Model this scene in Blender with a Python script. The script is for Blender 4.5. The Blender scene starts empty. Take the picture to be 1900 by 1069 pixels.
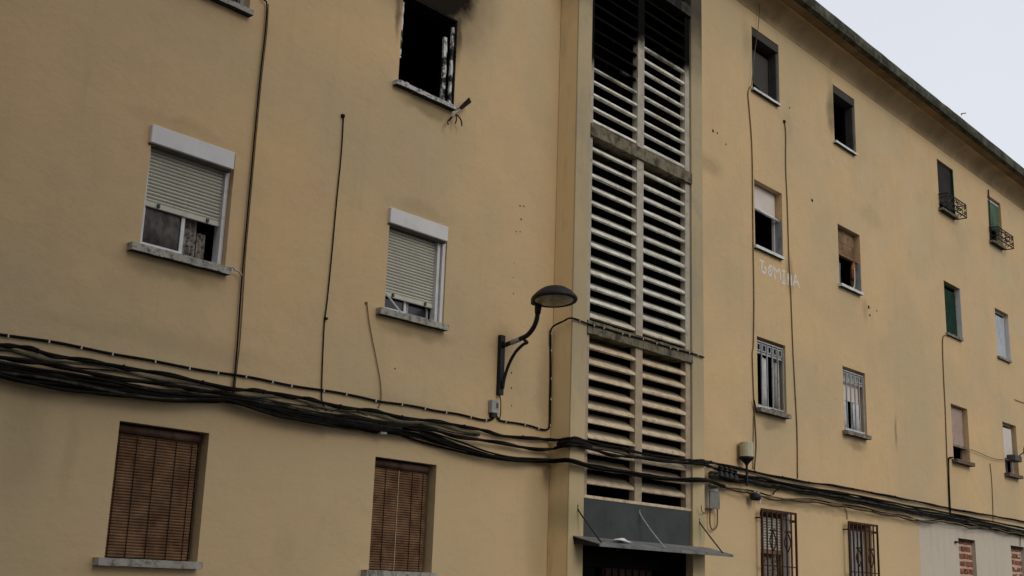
import bpy, bmesh, math, random
from mathutils import Vector, Matrix
random.seed(7)
S = bpy.context.scene
COL = S.collection

# ---------------------------------------------------------------- camera
F_PX = 2228.0
cR = Vector((0.6546657795490233, -0.7552070465517874, 0.032787709984022355))
cU = Vector((-0.20527027198343467, -0.13586289307107025, 0.9692292761396581))
cF = Vector((0.7275141459293534, 0.641251581771839, 0.24396634265364955))
CAM = Vector((0, -9.9514, 0))
cam = bpy.data.cameras.new('camera'); camo = bpy.data.objects.new('camera', cam); COL.objects.link(camo)
camo.matrix_world = Matrix(((cR.x, cU.x, -cF.x, CAM.x), (cR.y, cU.y, -cF.y, CAM.y), (cR.z, cU.z, -cF.z, CAM.z), (0, 0, 0, 1)))
cam.sensor_width = 36; cam.lens = F_PX / 1900 * 36; cam.clip_end = 3000; cam.clip_start = .05
S.camera = camo
# ---------------------------------------------------------------- overcast daylight
W = bpy.data.worlds.new('World'); S.world = W; W.use_nodes = True
nt = W.node_tree; nt.nodes.clear()
SUN_EL, SUN_ROT = math.radians(32), math.radians(189)
sky = nt.nodes.new('ShaderNodeTexSky'); sky.sky_type = 'NISHITA'; sky.sun_disc = False
sky.sun_elevation = SUN_EL; sky.sun_rotation = SUN_ROT; sky.dust_density = 3
b1 = nt.nodes.new('ShaderNodeBackground'); b1.inputs[1].default_value = 0.07
nt.links.new(sky.outputs[0], b1.inputs[0])
tc = nt.nodes.new('ShaderNodeTexCoord')
cn = nt.nodes.new('ShaderNodeTexNoise'); cn.inputs['Scale'].default_value = 1.6; cn.inputs['Detail'].default_value = 5
nt.links.new(tc.outputs['Generated'], cn.inputs[0])
cr = nt.nodes.new('ShaderNodeMapRange'); cr.inputs[1].default_value = .3; cr.inputs[2].default_value = .7
cr.inputs[3].default_value = .96; cr.inputs[4].default_value = 1.04
nt.links.new(cn.outputs[0], cr.inputs[0])
cm = nt.nodes.new('ShaderNodeMix'); cm.data_type = 'RGBA'; cm.blend_type = 'MULTIPLY'; cm.inputs[0].default_value = 1
cm.inputs[6].default_value = (.775, .80, .865, 1)
nt.links.new(cr.outputs[0], cm.inputs[7])
b2 = nt.nodes.new('ShaderNodeBackground'); b2.inputs[1].default_value = 1.0
nt.links.new(cm.outputs[2], b2.inputs[0])
mx = nt.nodes.new('ShaderNodeMixShader'); mx.inputs[0].default_value = .93
wo = nt.nodes.new('ShaderNodeOutputWorld')
nt.links.new(b1.outputs[0], mx.inputs[1]); nt.links.new(b2.outputs[0], mx.inputs[2]); nt.links.new(mx.outputs[0], wo.inputs[0])
sl = bpy.data.lights.new('sun', 'SUN'); sl.energy = .92; sl.angle = math.radians(25); sl.color = (1, .92, .78)
so = bpy.data.objects.new('sun', sl); COL.objects.link(so)
sd = Vector((math.sin(SUN_ROT) * math.cos(SUN_EL), math.cos(SUN_ROT) * math.cos(SUN_EL), math.sin(SUN_EL)))
so.rotation_euler = sd.to_track_quat('Z', 'Y').to_euler(); so.location = (0, -10, 30)
S.view_settings.view_transform = 'Standard'; S.view_settings.look = 'None'
S.view_settings.exposure = 0.06; S.view_settings.gamma = 1
S.render.engine = 'CYCLES'


def ray(px, py):
    return cF + cR * ((px - 950) / F_PX) + cU * ((534.5 - py) / F_PX)


def at(px, py, Y=0.0):
    "point of the plane y=Y seen at this place of the survey photograph (1900 px wide)"
    d = ray(px, py); return CAM + d * ((Y - CAM.y) / d.y)


def onx(px, py, X):
    d = ray(px, py); return CAM + d * ((X - CAM.x) / d.x)


# ---------------------------------------------------------------- materials
class NT:
    def __init__(s, m):
        s.t = m.node_tree; s.n = s.t.nodes; s.l = s.t.links
        s.pos = s.n.new('ShaderNodeNewGeometry').outputs['Position']

    def node(s, k, **kw):
        n = s.n.new(k)
        for a, v in kw.items(): setattr(n, a, v)
        return n

    def link(s, a, b): s.l.new(a, b)

    def put(s, sock, v):
        if isinstance(v, (int, float)): sock.default_value = v
        elif isinstance(v, tuple): sock.default_value = v if len(v) != 3 or sock.type == 'VECTOR' else (*v, 1)
        else: s.l.new(v, sock)

    def math(s, op, a, b=0.0, c=None):
        n = s.node('ShaderNodeMath', operation=op); s.put(n.inputs[0], a); s.put(n.inputs[1], b)
        if c is not None: s.put(n.inputs[2], c)
        return n.outputs[0]

    def vscale(s, v, sc, off=(0, 0, 0)):
        n = s.node('ShaderNodeMapping'); s.put(n.inputs[0], v); n.inputs[1].default_value = off; n.inputs[3].default_value = sc
        return n.outputs[0]

    def noise(s, scale, detail=4, rough=.55, v=None, vec=(1, 1, 1), off=(0, 0, 0), col=False):
        n = s.node('ShaderNodeTexNoise'); n.inputs['Scale'].default_value = scale
        n.inputs['Detail'].default_value = detail; n.inputs['Roughness'].default_value = rough
        s.l.new(s.vscale(v or s.pos, vec, off), n.inputs[0]); return n.outputs[1 if col else 0]

    def ramp(s, v, a, b, lo=0.0, hi=1.0, smooth=True):
        n = s.node('ShaderNodeMapRange'); n.interpolation_type = 'SMOOTHSTEP' if smooth else 'LINEAR'
        s.put(n.inputs[0], v)
        for i, k in enumerate((a, b, lo, hi)): n.inputs[i + 1].default_value = k
        return n.outputs[0]

    def mix(s, f, a, b, bt='MIX'):
        n = s.node('ShaderNodeMix', data_type='RGBA', blend_type=bt); n.clamp_factor = True
        s.put(n.inputs[0], f); s.put(n.inputs[6], a); s.put(n.inputs[7], b); return n.outputs[2]

    def bump(s, h, dist, strength=1.0, nrm=None):
        n = s.node('ShaderNodeBump'); n.inputs['Strength'].default_value = strength; n.inputs['Distance'].default_value = dist
        s.put(n.inputs['Height'], h)
        if nrm: s.l.new(nrm, n.inputs['Normal'])
        return n.outputs[0]


def newmat(name):
    m = bpy.data.materials.new(name); m.use_nodes = True; m.node_tree.nodes.clear()
    t = NT(m); b = t.node('ShaderNodeBsdfPrincipled'); o = t.node('ShaderNodeOutputMaterial')
    t.link(b.outputs[0], o.inputs[0]); t.b = b; return m, t


def pm(name, col, var=.18, scale=6, rough=.75, dirt=None, dscale=3.0, damt=(.5, .7), bump=.002, bscale=60, metal=0, streak=False):
    "procedural paint / metal / concrete with tone variation, dirt patches and fine relief"
    m, t = newmat(name)
    n = t.noise(scale)
    v = t.ramp(n, .3, .7, 1 - var, 1 + var, False)
    c = t.mix(1.0, col, v, 'MULTIPLY')
    if dirt:
        d = t.noise(dscale, 6, .65, vec=(3, 3, .6) if streak else (1, 1, 1), off=(5, 2, 1))
        c = t.mix(t.ramp(d, *damt), c, dirt)
    t.put(t.b.inputs['Base Color'], c)
    t.put(t.b.inputs['Roughness'], t.ramp(t.noise(scale * 3), .3, .7, max(rough - .1, .03), min(rough + .1, 1)))
    t.b.inputs['Metallic'].default_value = metal; t.b.inputs['Specular IOR Level'].default_value = .3 if rough < .65 else .1
    if bump: t.put(t.b.inputs['Normal'], t.bump(t.noise(bscale, 5), bump))
    return m


OCHRE = (.60, .418, .226)


def wmul2(t):
    n = t.noise(1.1, 6, .65, col=True)
    a = t.node('ShaderNodeVectorMath', operation='MULTIPLY_ADD'); t.link(n, a.inputs[0]); a.inputs[1].default_value = (1.2, 0, 1.2)
    t.link(t.vscale(t.pos, (1, 0, .6)), a.inputs[2]); return a.outputs[0]


def wall_material():
    m, t = newmat('ochre_plaster')
    sep = t.node('ShaderNodeSeparateXYZ'); t.link(t.pos, sep.inputs[0]); X, Y, Z = sep.outputs
    base = t.mix(t.ramp(t.noise(.35, 3), .32, .68), OCHRE, (.49, .375, .225))            # large tone drift
    base = t.mix(t.math('MULTIPLY', t.ramp(t.noise(.9, 4, off=(9, 0, 3)), .5, .72), .35), base, (.52, .345, .205))   # pinkish repaint
    base = t.mix(t.math('MULTIPLY', t.ramp(t.noise(1.3, 5, .6, off=(2, 0, 7)), .48, .72), .38), base, (.46, .37, .205))  # greenish grey damp
    base = t.mix(t.math('MULTIPLY', t.ramp(t.noise(1.0, 5, .6, vec=(5, 5, .32)), .5, .78), .18), base, (.37, .29, .17))  # rain streaks
    base = t.mix(t.math('MULTIPLY', t.ramp(t.noise(7, 6, .7), .45, .75), .14), base, (.34, .27, .16))
    # roller-painted repairs on the upper right part
    rp = t.noise(.8, 5, .6, vec=(1, 1, 1.3), off=(31, 0, 5))
    rmask = t.math('MULTIPLY', t.ramp(X, 18.8, 20.5), t.ramp(Z, 5.6, 7.0))
    base = t.mix(t.math('MULTIPLY', t.math('MULTIPLY', rmask, t.ramp(rp, .44, .6)), .45), base, (.52, .42, .27))
    base = t.mix(t.math('MULTIPLY', t.math('MULTIPLY', rmask, t.ramp(t.noise(2.3, 5, .7, off=(3, 0, 5)), .52, .7)), .32), base, (.42, .325, .19))
    # ground-floor coat: paler, greyer
    wv = t.math('MULTIPLY', t.math('SUBTRACT', t.noise(.8, 3), .5), .5)
    gf = t.ramp(t.math('ADD', Z, wv), 1.75, 1.95, 1, 0)
    base = t.mix(t.math('MULTIPLY', gf, .5), base, (.58, .435, .25))
    # light grey paint at the far end of the ground floor
    gx = t.ramp(t.math('ADD', X, t.math('MULTIPLY', wv, .12)), 23.86, 23.92)
    gz = t.ramp(t.math('ADD', Z, t.math('MULTIPLY', wv, .2)), 1.80, 1.84, 1, 0)
    greyp = t.mix(t.ramp(t.noise(1.2, 5, vec=(4, 4, .5)), .45, .75), (.51, .455, .37), (.44, .385, .30))
    base = t.mix(t.math('MULTIPLY', gx, gz), base, greyp)
    # warped coordinates for stains
    wn = t.noise(2.2, 5, .6, col=True)
    wsub = t.node('ShaderNodeVectorMath', operation='SUBTRACT'); t.link(wn, wsub.inputs[0]); wsub.inputs[1].default_value = (.5, .5, .5)
    wmul = t.node('ShaderNodeVectorMath', operation='MULTIPLY_ADD'); t.link(wsub.outputs[0], wmul.inputs[0])
    wmul.inputs[1].default_value = (.25, .0, .3); t.link(t.pos, wmul.inputs[2]); wp = wmul.outputs[0]

    def blob(cx, cz, rx, rz, inner=.25):
        mp = t.node('ShaderNodeMapping'); t.link(wp, mp.inputs[0])
        mp.inputs[1].default_value = (-cx / rx, 0, -cz / rz); mp.inputs[3].default_value = (1 / rx, 0, 1 / rz)
        ln = t.node('ShaderNodeVectorMath', operation='LENGTH'); t.link(mp.outputs[0], ln.inputs[0])
        return t.ramp(ln.outputs['Value'], inner, 1.0, 1, 0)

    def acc(items):
        o = None
        for (cx, cz, rx, rz, st) in items:
            k = t.math('MULTIPLY', blob(cx, cz, rx, rz), st)
            o = k if o is None else t.math('MAXIMUM', o, k)
        return o
    # damp / dirt stains (under sills, by the pilaster, under cables)
    dirt = [(11.95, 1.0, .35, 1.6, .25), (12.05, 2.6, .3, .9, .35), (5.0, 1.1, .35, .7, .2), (5.45, 1.0, .12, .6, .15),
            (7.9, .35, .2, .3, .1), (18.75, 5.62, .2, .5, .5), (18.8, 8.45, .3, .5, .15), (21.8, 5.6, .2, .3, .3),
            (16.1, 6.9, .6, .25, .35), (23.0, 3.3, .07, .45, .7), (22.2, 7.6, .8, .3, .2), (24.6, 7.1, .7, .5, .12),
            (27.2, 8.3, .6, .5, .12), (6.3, 4.35, .9, .16, .2), (9.6, 4.38, .8, .16, .22), (6.3, 2.9, .8, .16, .5), (9.6, 2.9, .8, .14, .5),
            (9.6, 5.7, .6, .12, .6), (18.0, 2.85, .5, .15, .5), (21.2, 2.85, .5, .15, .5), 
            (6.3, 2.2, 2.0, .15, .15), (9.5, 2.0, 1.2, .15, .15), (20, 1.55, 6, .1, .3)]
    base = t.mix(acc(dirt), base, (.20, .155, .085))
    # hairline cracks and thin drip lines
    vo = t.node('ShaderNodeTexVoronoi', feature='DISTANCE_TO_EDGE'); vo.inputs['Scale'].default_value = .55
    t.link(wmul2(t), vo.inputs['Vector'])
    crk = t.math('MULTIPLY', t.ramp(vo.outputs['Distance'], .002, .007, 1, 0), t.ramp(t.noise(.5, 3, off=(8, 0, 1)), .52, .6))
    base = t.mix(t.math('MULTIPLY', crk, .07), base, (.22, .16, .09))
    drip = t.math('MULTIPLY', t.ramp(t.noise(1, 4, .7, vec=(16, 16, .35)), .6, .74), acc([(6.4, 2.5, .75, .6, 1), (9.6, 2.6, .7, .6, 1), (9.6, 5.4, .6, .5, 1), (18, 5.5, .6, .5, .8), (21.2, 5.5, .5, .5, .8), (18, 2.6, .6, .5, .8), (21.2, 2.6, .6, .5, .8), (14, 1.45, 30, .35, .8), (26.4, 5.5, .6, .5, .7), (18, 8.4, .5, .5, .7)]))
    base = t.mix(t.math('MULTIPLY', drip, .45), base, (.24, .185, .11))
    # soot from the fire
    sn = t.ramp(t.noise(3.0, 5, .6), .25, .75, .75, 1.15)
    soot = acc([(9.5, 8.1, 1.1, 1.7, 3.0), (10.05, 7.9, .66, 1.25, 1.4), (10.1, 7.9, .95, 1.7, .55), (8.9, 7.7, .6, 1.1, .6), (10.04, 7.0, .22, .8, .75), (9.04, 7.4, .28, .6, 1.1),
                (9.03, 6.9, .07, .6, .7), (12.2, 8.8, .4, 1.3, .4), (20.62, 9.35, .28, .75, .55), (17.4, 9.6, .25, .5, .2)])
    base = t.mix(t.math('MULTIPLY', soot, sn), base, (.014, .010, .006))
    t.put(t.b.inputs['Base Color'], base)
    t.b.inputs['Roughness'].default_value = .9; t.b.inputs['Specular IOR Level'].default_value = .08
    nb = t.bump(t.noise(1.6, 4), .03, .7)
    nb = t.bump(t.noise(9, 5, .6, vec=(1, 1, 1.6)), .006, .8, nb)
    nb = t.bump(t.noise(70, 4, .7), .0015, .7, nb)
    t.put(t.b.inputs['Normal'], nb)
    return m


def pilaster_material():
    m, t = newmat('weathered_render')
    sep = t.node('ShaderNodeSeparateXYZ'); t.link(t.pos, sep.inputs[0]); X, Y, Z = sep.outputs
    base = t.mix(t.ramp(t.noise(.6, 5), .35, .65), (.42, .335, .205), (.37, .30, .185))
    base = t.mix(t.math('MULTIPLY', t.ramp(t.noise(1.4, 6, .7, off=(1, 4, 0)), .5, .66), .6), base, (.30, .265, .20))
    base = t.mix(t.math('MULTIPLY', t.ramp(Z, 1.6, 3.4, 1, 0), .8), base, (.52, .405, .235))
    face = t.ramp(Y, -.32, -.325)    # front face is bare render, the return is ochre, lightened below
    base = t.mix(t.math('MULTIPLY', face, .0), base, OCHRE)
    ret = t.ramp(Y, -.325, -.30)
    base = t.mix(t.math('MULTIPLY', ret, t.ramp(X, 12.3, 12.2)), base, (.74, .56, .31))  # paler than the wall: light put into the colour of the shaded return
    n2 = t.ramp(t.noise(3, 5, .6, vec=(2, 2, .5)), .5, .75)
    base = t.mix(t.math('MULTIPLY', n2, .3), base, (.24, .19, .12))
    st = t.math('MULTIPLY', t.ramp(t.math('ADD', Z, t.math('MULTIPLY', t.noise(1.5, 5), 1.2)), 8.2, 9.6), .85)
    base = t.mix(st, base, (.02, .018, .015))
    green = t.math('MULTIPLY', t.ramp(t.math('ABSOLUTE', t.math('SUBTRACT', Z, .95)), .0, .35, 1, 0), .45)
    base = t.mix(green, base, (.22, .22, .11))
    t.put(t.b.inputs['Base Color'], base); t.b.inputs['Roughness'].default_value = .92; t.b.inputs['Specular IOR Level'].default_value = .08
    t.put(t.b.inputs['Normal'], t.bump(t.noise(50, 5, .7), .002, .7, t.bump(t.noise(5, 5), .008, .6)))
    return m


def louvre_material(frame=False):
    m, t = newmat('louvre_frame' if frame else 'louvre_concrete')
    sep = t.node('ShaderNodeSeparateXYZ'); t.link(t.pos, sep.inputs[0]); X, Y, Z = sep.outputs
    c = t.mix(t.ramp(t.noise(5, 5, .6), .35, .65), (.72, .70, .61), (.55, .53, .45))
    tan = t.ramp(t.math('ADD', Z, t.math('MULTIPLY', t.noise(2, 3), .6)), 3.5, 4.3, 1, 0)
    c = t.mix(t.math('MULTIPLY', tan, .85), c, t.mix(t.ramp(t.noise(9, 5), .4, .6), (.60, .49, .32), (.50, .36, .23)))
    c = t.mix(t.math('MULTIPLY', t.ramp(t.noise(6, 6, .7, vec=(1, 1, 2.5), off=(4, 4, 4)), .52, .68), .6), c, (.20, .15, .10))
    if frame: c = t.mix(.62, c, (.24, .195, .14))
    else: c = t.mix(t.math('MULTIPLY', t.ramp(Y, -.27, -.19), .8), c, (.10, .08, .055))    # darker further in: shade between blades put into the colour
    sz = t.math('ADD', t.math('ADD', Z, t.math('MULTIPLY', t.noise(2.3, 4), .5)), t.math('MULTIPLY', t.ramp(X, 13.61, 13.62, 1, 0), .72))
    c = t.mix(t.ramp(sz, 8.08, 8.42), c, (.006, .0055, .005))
    t.put(t.b.inputs['Base Color'], c); t.b.inputs['Roughness'].default_value = .95; t.b.inputs['Specular IOR Level'].default_value = .03
    t.put(t.b.inputs['Normal'], t.bump(t.noise(40, 5, .7), .002, .8))
    return m


def sill_material(name, col, dark, amt):
    m, t = newmat(name)
    c = t.mix(t.ramp(t.noise(4, 4), .3, .7), col, tuple(k * .8 for k in col))
    c = t.mix(t.ramp(t.noise(11, 6, .75), *amt), c, dark)
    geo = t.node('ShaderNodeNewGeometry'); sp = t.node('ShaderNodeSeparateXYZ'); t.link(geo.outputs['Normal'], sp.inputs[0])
    c = t.mix(t.ramp(sp.outputs[2], -.4, -.9), c, tuple(k * .12 for k in dark))      # shade under the sill put into the underside colour
    t.put(t.b.inputs['Base Color'], c); t.b.inputs['Roughness'].default_value = .85
    t.put(t.b.inputs['Normal'], t.bump(t.noise(45, 5, .7), .003, .8)); return m


M = {}
M['wall'] = wall_material(); M['cove'] = pm('cove_plaster', (.40, .285, .155), .15, 1.3, .9, (.27, .19, .10), 1.1, (.42, .7))
M['pilaster'] = None; M['pilaster'] = pilaster_material(); M['louvre'] = louvre_material(); M['louvre_frame'] = louvre_material(True)
M['soffit'] = pm('shade_toned_soffit_plaster', (.25, .175, .095), .2, 1.2, .9, (.17, .115, .06), 1.4, (.4, .7))  # patchy stains; base darkened, eave shade put into the colour
M['fascia'] = pm('mossy_eave_concrete', (.085, .086, .064), .45, 7, .95, (.035, .035, .022), 4, (.38, .62), bump=.008, bscale=18)
M['band'] = pm('landing_concrete', (.165, .145, .10), .3, 7, .9, (.055, .05, .034), 6, (.45, .66), bump=.005, bscale=30)
M['interior'] = pm('dark_room', (.010, .009, .008), .3, 2, .95)  # near black, the darkness of the rooms put into the colour
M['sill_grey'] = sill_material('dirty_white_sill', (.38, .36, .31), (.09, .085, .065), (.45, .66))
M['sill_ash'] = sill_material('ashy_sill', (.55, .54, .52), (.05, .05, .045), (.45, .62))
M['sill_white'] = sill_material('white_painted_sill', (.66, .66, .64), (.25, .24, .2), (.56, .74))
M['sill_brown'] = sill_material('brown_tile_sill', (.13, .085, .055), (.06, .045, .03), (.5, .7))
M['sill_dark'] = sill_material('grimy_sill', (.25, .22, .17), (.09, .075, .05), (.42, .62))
M['white_pvc'] = pm('white_window_frame', (.60, .60, .61), .08, 5, .5, (.40, .38, .34), 7, (.5, .75), bump=.0005)
M['box_pvc'] = pm('shutter_box_white', (.60, .585, .57), .05, 3, .5, (.50, .48, .44), 3, (.48, .75), bump=.0006)
M['slat'] = pm('cream_roller_slat', (.50, .49, .41), .06, 3, .5, (.40, .38, .30), 5, (.5, .75), bump=.0003)
M['grey_frame'] = pm('grey_aluminium', (.30, .31, .31), .1, 6, .5, (.15, .15, .14), 6, (.5, .75))
M['dark_frame'] = pm('dark_metal_box', (.060, .056, .050), .15, 6, .6, (.03, .03, .03), 6, (.5, .75))
M['wood_slat'] = pm('brown_wooden_slat', (.185, .105, .058), .35, 7, .75, (.11, .055, .028), 4, (.45, .7), bump=.0006)
M['string'] = pm('blind_string', (.03, .018, .012), .2, 9, .9, bump=0)
M['string_pale'] = pm('pale_blind_string', (.42, .34, .24), .2, 9, .9, bump=0)
M['cable'] = pm('black_cable', (.007, .006, .005), .3, 20, .85, (.014, .012, .009), 8, (.5, .7), bump=.0006)
M['cable_dusty'] = pm('dusty_cable', (.045, .044, .030), .3, 8, .9, (.012, .011, .009), 6, (.45, .6), bump=.001)
M['cable_pale'] = pm('pale_dusty_cable', (.12, .115, .08), .25, 8, .9, (.05, .048, .035), 6, (.5, .7), bump=.001)
M['cable_brown'] = pm('painted_over_cable', (.17, .12, .062), .25, 8, .85, bump=.001)
M['clip'] = pm('white_cable_clip', (.42, .40, .34), .1, 20, .6, bump=0)
M['iron'] = pm('black_painted_iron', (.008, .008, .009), .3, 12, .6, (.02, .018, .015), 6, (.5, .75), bump=.001)
M['rust'] = pm('rusty_brown_iron', (.060, .028, .018), .3, 14, .8, (.045, .024, .016), 9, (.45, .65), bump=.001)
M['silver'] = pm('silver_painted_grille', (.33, .34, .34), .15, 10, .5, (.18, .18, .17), 8, (.5, .75), bump=.0005)
M['curtain'] = pm('pale_curtain', (.55, .55, .56), .12, 9, .9, (.38, .38, .38), 5, (.5, .7), bump=.003, bscale=14)
M['curtain_grey'] = pm('grey_net_curtain', (.115, .105, .095), .25, 5, .9, (.06, .055, .05), 7, (.45, .65), bump=.004, bscale=9)
M['lace'] = pm('lace_curtain', (.30, .27, .23), .25, 22, .9, (.07, .065, .055), 26, (.48, .6), bump=.003, bscale=30)
M['green_blind'] = pm('dark_green_blind', (.018, .058, .036), .2, 5, .7, (.012, .035, .024), 3, (.45, .7))
M['green_canvas'] = pm('green_canvas', (.075, .135, .085), .2, 4, .85, (.055, .095, .065), 3, (.45, .7))
M['pink_blind'] = pm('pinkish_beige_blind', (.37, .275, .225), .1, 3, .8, (.28, .20, .16), 4, (.5, .7))
M['white_blind'] = pm('off_white_blind', (.60, .54, .49), .08, 3, .7, (.42, .33, .27), 3, (.55, .72), streak=True)
M['blue_white'] = pm('bluish_white_shutter', (.38, .41, .45), .08, 4, .6, (.28, .30, .33), 4, (.5, .7))
M['brown_board'] = pm('brown_board', (.22, .14, .08), .25, 6, .8, (.12, .075, .04), 5, (.45, .65))
M['shade'] = pm('dark_shade', (.030, .026, .024), .2, 4, .8)
M['shade_grey'] = pm('grey_roller_shade', (.060, .056, .052), .12, 2, .8)
M['orange'] = pm('orange_cloth', (.25, .105, .04), .35, 12, .9, bump=.004, bscale=20)
M['panel'] = pm('slate_blue_panel', (.056, .062, .062), .12, 2.5, .7, (.042, .047, .047), 2, (.45, .7), bump=.002, bscale=25)
M['awning'] = pm('grey_awning_sheet', (.17, .17, .165), .2, 4, .6, (.085, .08, .07), 5, (.45, .7), bump=.002, bscale=18)
M['door_wood'] = pm('dark_door_wood', (.075, .045, .035), .3, 5, .7, (.035, .02, .016), 4, (.45, .7), streak=True)
M['ash_white'] = pm('scorched_white_frame', (.60, .60, .58), .2, 9, .8, (.03, .03, .028), 7, (.45, .56), bump=.004, bscale=20)
M['char'] = pm('charred', (.014, .011, .009), .4, 12, .9, (.05, .03, .02), 9, (.5, .7), bump=.004, bscale=30)
M['char_band'] = pm('sooted_concrete', (.045, .042, .034), .4, 7, .95, (.015, .014, .012), 5, (.45, .66), bump=.005, bscale=30)
M['brick'] = pm('rough_red_brick', (.27, .10, .055), .35, 13, .9, (.10, .045, .03), 10, (.45, .65), bump=.006, bscale=30)
M['mortar'] = pm('smeared_mortar', (.50, .38, .30), .15, 9, .95, (.36, .27, .2), 8, (.45, .7), bump=.008, bscale=20)
M['grey_box'] = pm('grey_plastic_box', (.32, .32, .31), .1, 9, .6, (.2, .19, .17), 9, (.5, .75))
M['grey_box_dark'] = pm('weathered_grey_box', (.20, .19, .17), .15, 9, .7, (.12, .11, .09), 9, (.45, .7))
M['pale_box'] = pm('pale_grey_box', (.45, .44, .43), .1, 9, .6, (.28, .25, .2), 6, (.5, .75), streak=True)
M['cream_box'] = pm('cream_green_box', (.44, .43, .30), .1, 9, .6, (.30, .29, .2), 6, (.5, .75), streak=True)
M['bag'] = pm('white_plastic_bag', (.68, .68, .68), .1, 9, .4, bump=.01, bscale=40)
M['paint'] = pm('white_brush_paint', (.66, .60, .53), .1, 20, .8, (.50, .41, .28), 22, (.5, .66), bump=0)
M['plain_render'] = pm('plain_grey_render', (.22, .20, .17), .1, 1, .9, (.17, .155, .13), .8, (.45, .7))
M['asphalt'] = pm('asphalt', (.042, .041, .040), .2, 2, .9, (.03, .03, .03), .7, (.45, .7), bump=.004, bscale=90)
M['pavement'] = pm('pavement_tile', (.19, .18, .16), .15, 3, .9, (.12, .115, .10), 1.2, (.45, .7), bump=.003)
M['earth'] = pm('dry_ground', (.10, .09, .07), .2, .4, .95, (.07, .065, .05), .15, (.45, .7), bump=.01, bscale=6)
M['line'] = pm('road_paint', (.72, .72, .70), .1, 4, .7, (.3, .3, .3), 6, (.5, .7), bump=0)
m_, t_ = newmat('window_glass'); t_.b.inputs['Base Color'].default_value = (.015, .017, .018, 1); t_.b.inputs['Roughness'].default_value = .12
t_.put(t_.b.inputs['Normal'], t_.bump(t_.noise(1.5, 2), .004, .3)); M['glass'] = m_
m_, t_ = newmat('lamp_diffuser')
t_.put(t_.b.inputs['Base Color'], t_.mix(t_.ramp(t_.noise(14, 4), .4, .65), (.30, .28, .21), (.20, .185, .14)))
t_.b.inputs['Roughness'].default_value = .35; M['lens'] = m_

# ---------------------------------------------------------------- builders
ORG = {}


def thing(name, label, cat, loc, group=None):
    o = bpy.data.objects.new(name, None); COL.objects.link(o); o.location = loc; o.empty_display_size = .2
    o['label'] = label; o['category'] = cat
    if group: o['group'] = group
    ORG[o] = Vector(loc); return o


def org(o):
    while o.parent: o = o.parent
    return ORG.get(o, Vector((0, 0, 0)))


def mesh_of(name, bm, mat, off):
    if off.length: bmesh.ops.translate(bm, verts=bm.verts, vec=-off)
    me = bpy.data.meshes.new(name); bm.to_mesh(me); bm.free()
    me.materials.append(M[mat] if isinstance(mat, str) else mat); return me


def obj(name, bm, mat, parent=None, smooth=False, kind=None, label=None):
    off = org(parent) if parent else Vector((0, 0, 0))
    me = mesh_of(name, bm, mat, off)
    if smooth:
        for p in me.polygons: p.use_smooth = True
    o = bpy.data.objects.new(name, me); COL.objects.link(o)
    if parent: o.parent = parent
    if kind: o['kind'] = kind
    if label: o['label'] = label
    return o


def solo(name, bm, mat, label, cat, group=None, smooth=False):
    c = Vector((0, 0, 0))
    for v in bm.verts: c += v.co
    c /= max(1, len(bm.verts)); bmesh.ops.translate(bm, verts=bm.verts, vec=-c)
    me = bpy.data.meshes.new(name); bm.to_mesh(me); bm.free(); me.materials.append(M[mat])
    if smooth:
        for p in me.polygons: p.use_smooth = True
    o = bpy.data.objects.new(name, me); COL.objects.link(o); o.location = c; ORG[o] = c
    o['label'] = label; o['category'] = cat
    if group: o['group'] = group
    return o


def dup(o, off, parent):
    c = o.copy(); COL.objects.link(c); c.parent = parent; c.location = o.location + Vector(off); return c


def box(bm, x0, x1, y0, y1, z0, z1, bev=0.0):
    v = [bm.verts.new(p) for p in ((x0, y0, z0), (x1, y0, z0), (x1, y1, z0), (x0, y1, z0), (x0, y0, z1), (x1, y0, z1), (x1, y1, z1), (x0, y1, z1))]
    fs = [bm.faces.new([v[i] for i in q]) for q in ((0, 3, 2, 1), (4, 5, 6, 7), (0, 1, 5, 4), (1, 2, 6, 5), (2, 3, 7, 6), (3, 0, 4, 7))]
    if bev:
        es = list({e for f in fs for e in f.edges}); bmesh.ops.bevel(bm, geom=es, offset=bev, segments=1, affect='EDGES')
    return bm


def bx(*a, bev=0.0):
    return box(bmesh.new(), *a, bev=bev)


def ring(bm, x0, x1, y0, y1, z0, z1, w, wb=None):
    wb = w if wb is None else wb
    box(bm, x0, x0 + w, y0, y1, z0, z1); box(bm, x1 - w, x1, y0, y1, z0, z1)
    box(bm, x0 + w, x1 - w, y0, y1, z1 - w, z1); box(bm, x0 + w, x1 - w, y0, y1, z0, z0 + wb)
    return bm


def smooth_path(P, n=4):
    if len(P) < 3: return P
    out = []
    for i in range(len(P) - 1):
        a = P[max(i - 1, 0)]; b = P[i]; c = P[i + 1]; d = P[min(i + 2, len(P) - 1)]
        for k in range(n):
            s = k / n; out.append(.5 * ((2 * b) + (c - a) * s + (2 * a - 5 * b + 4 * c - d) * s * s + (3 * b - a - 3 * c + d) * s ** 3))
    out.append(P[-1]); return out


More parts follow.
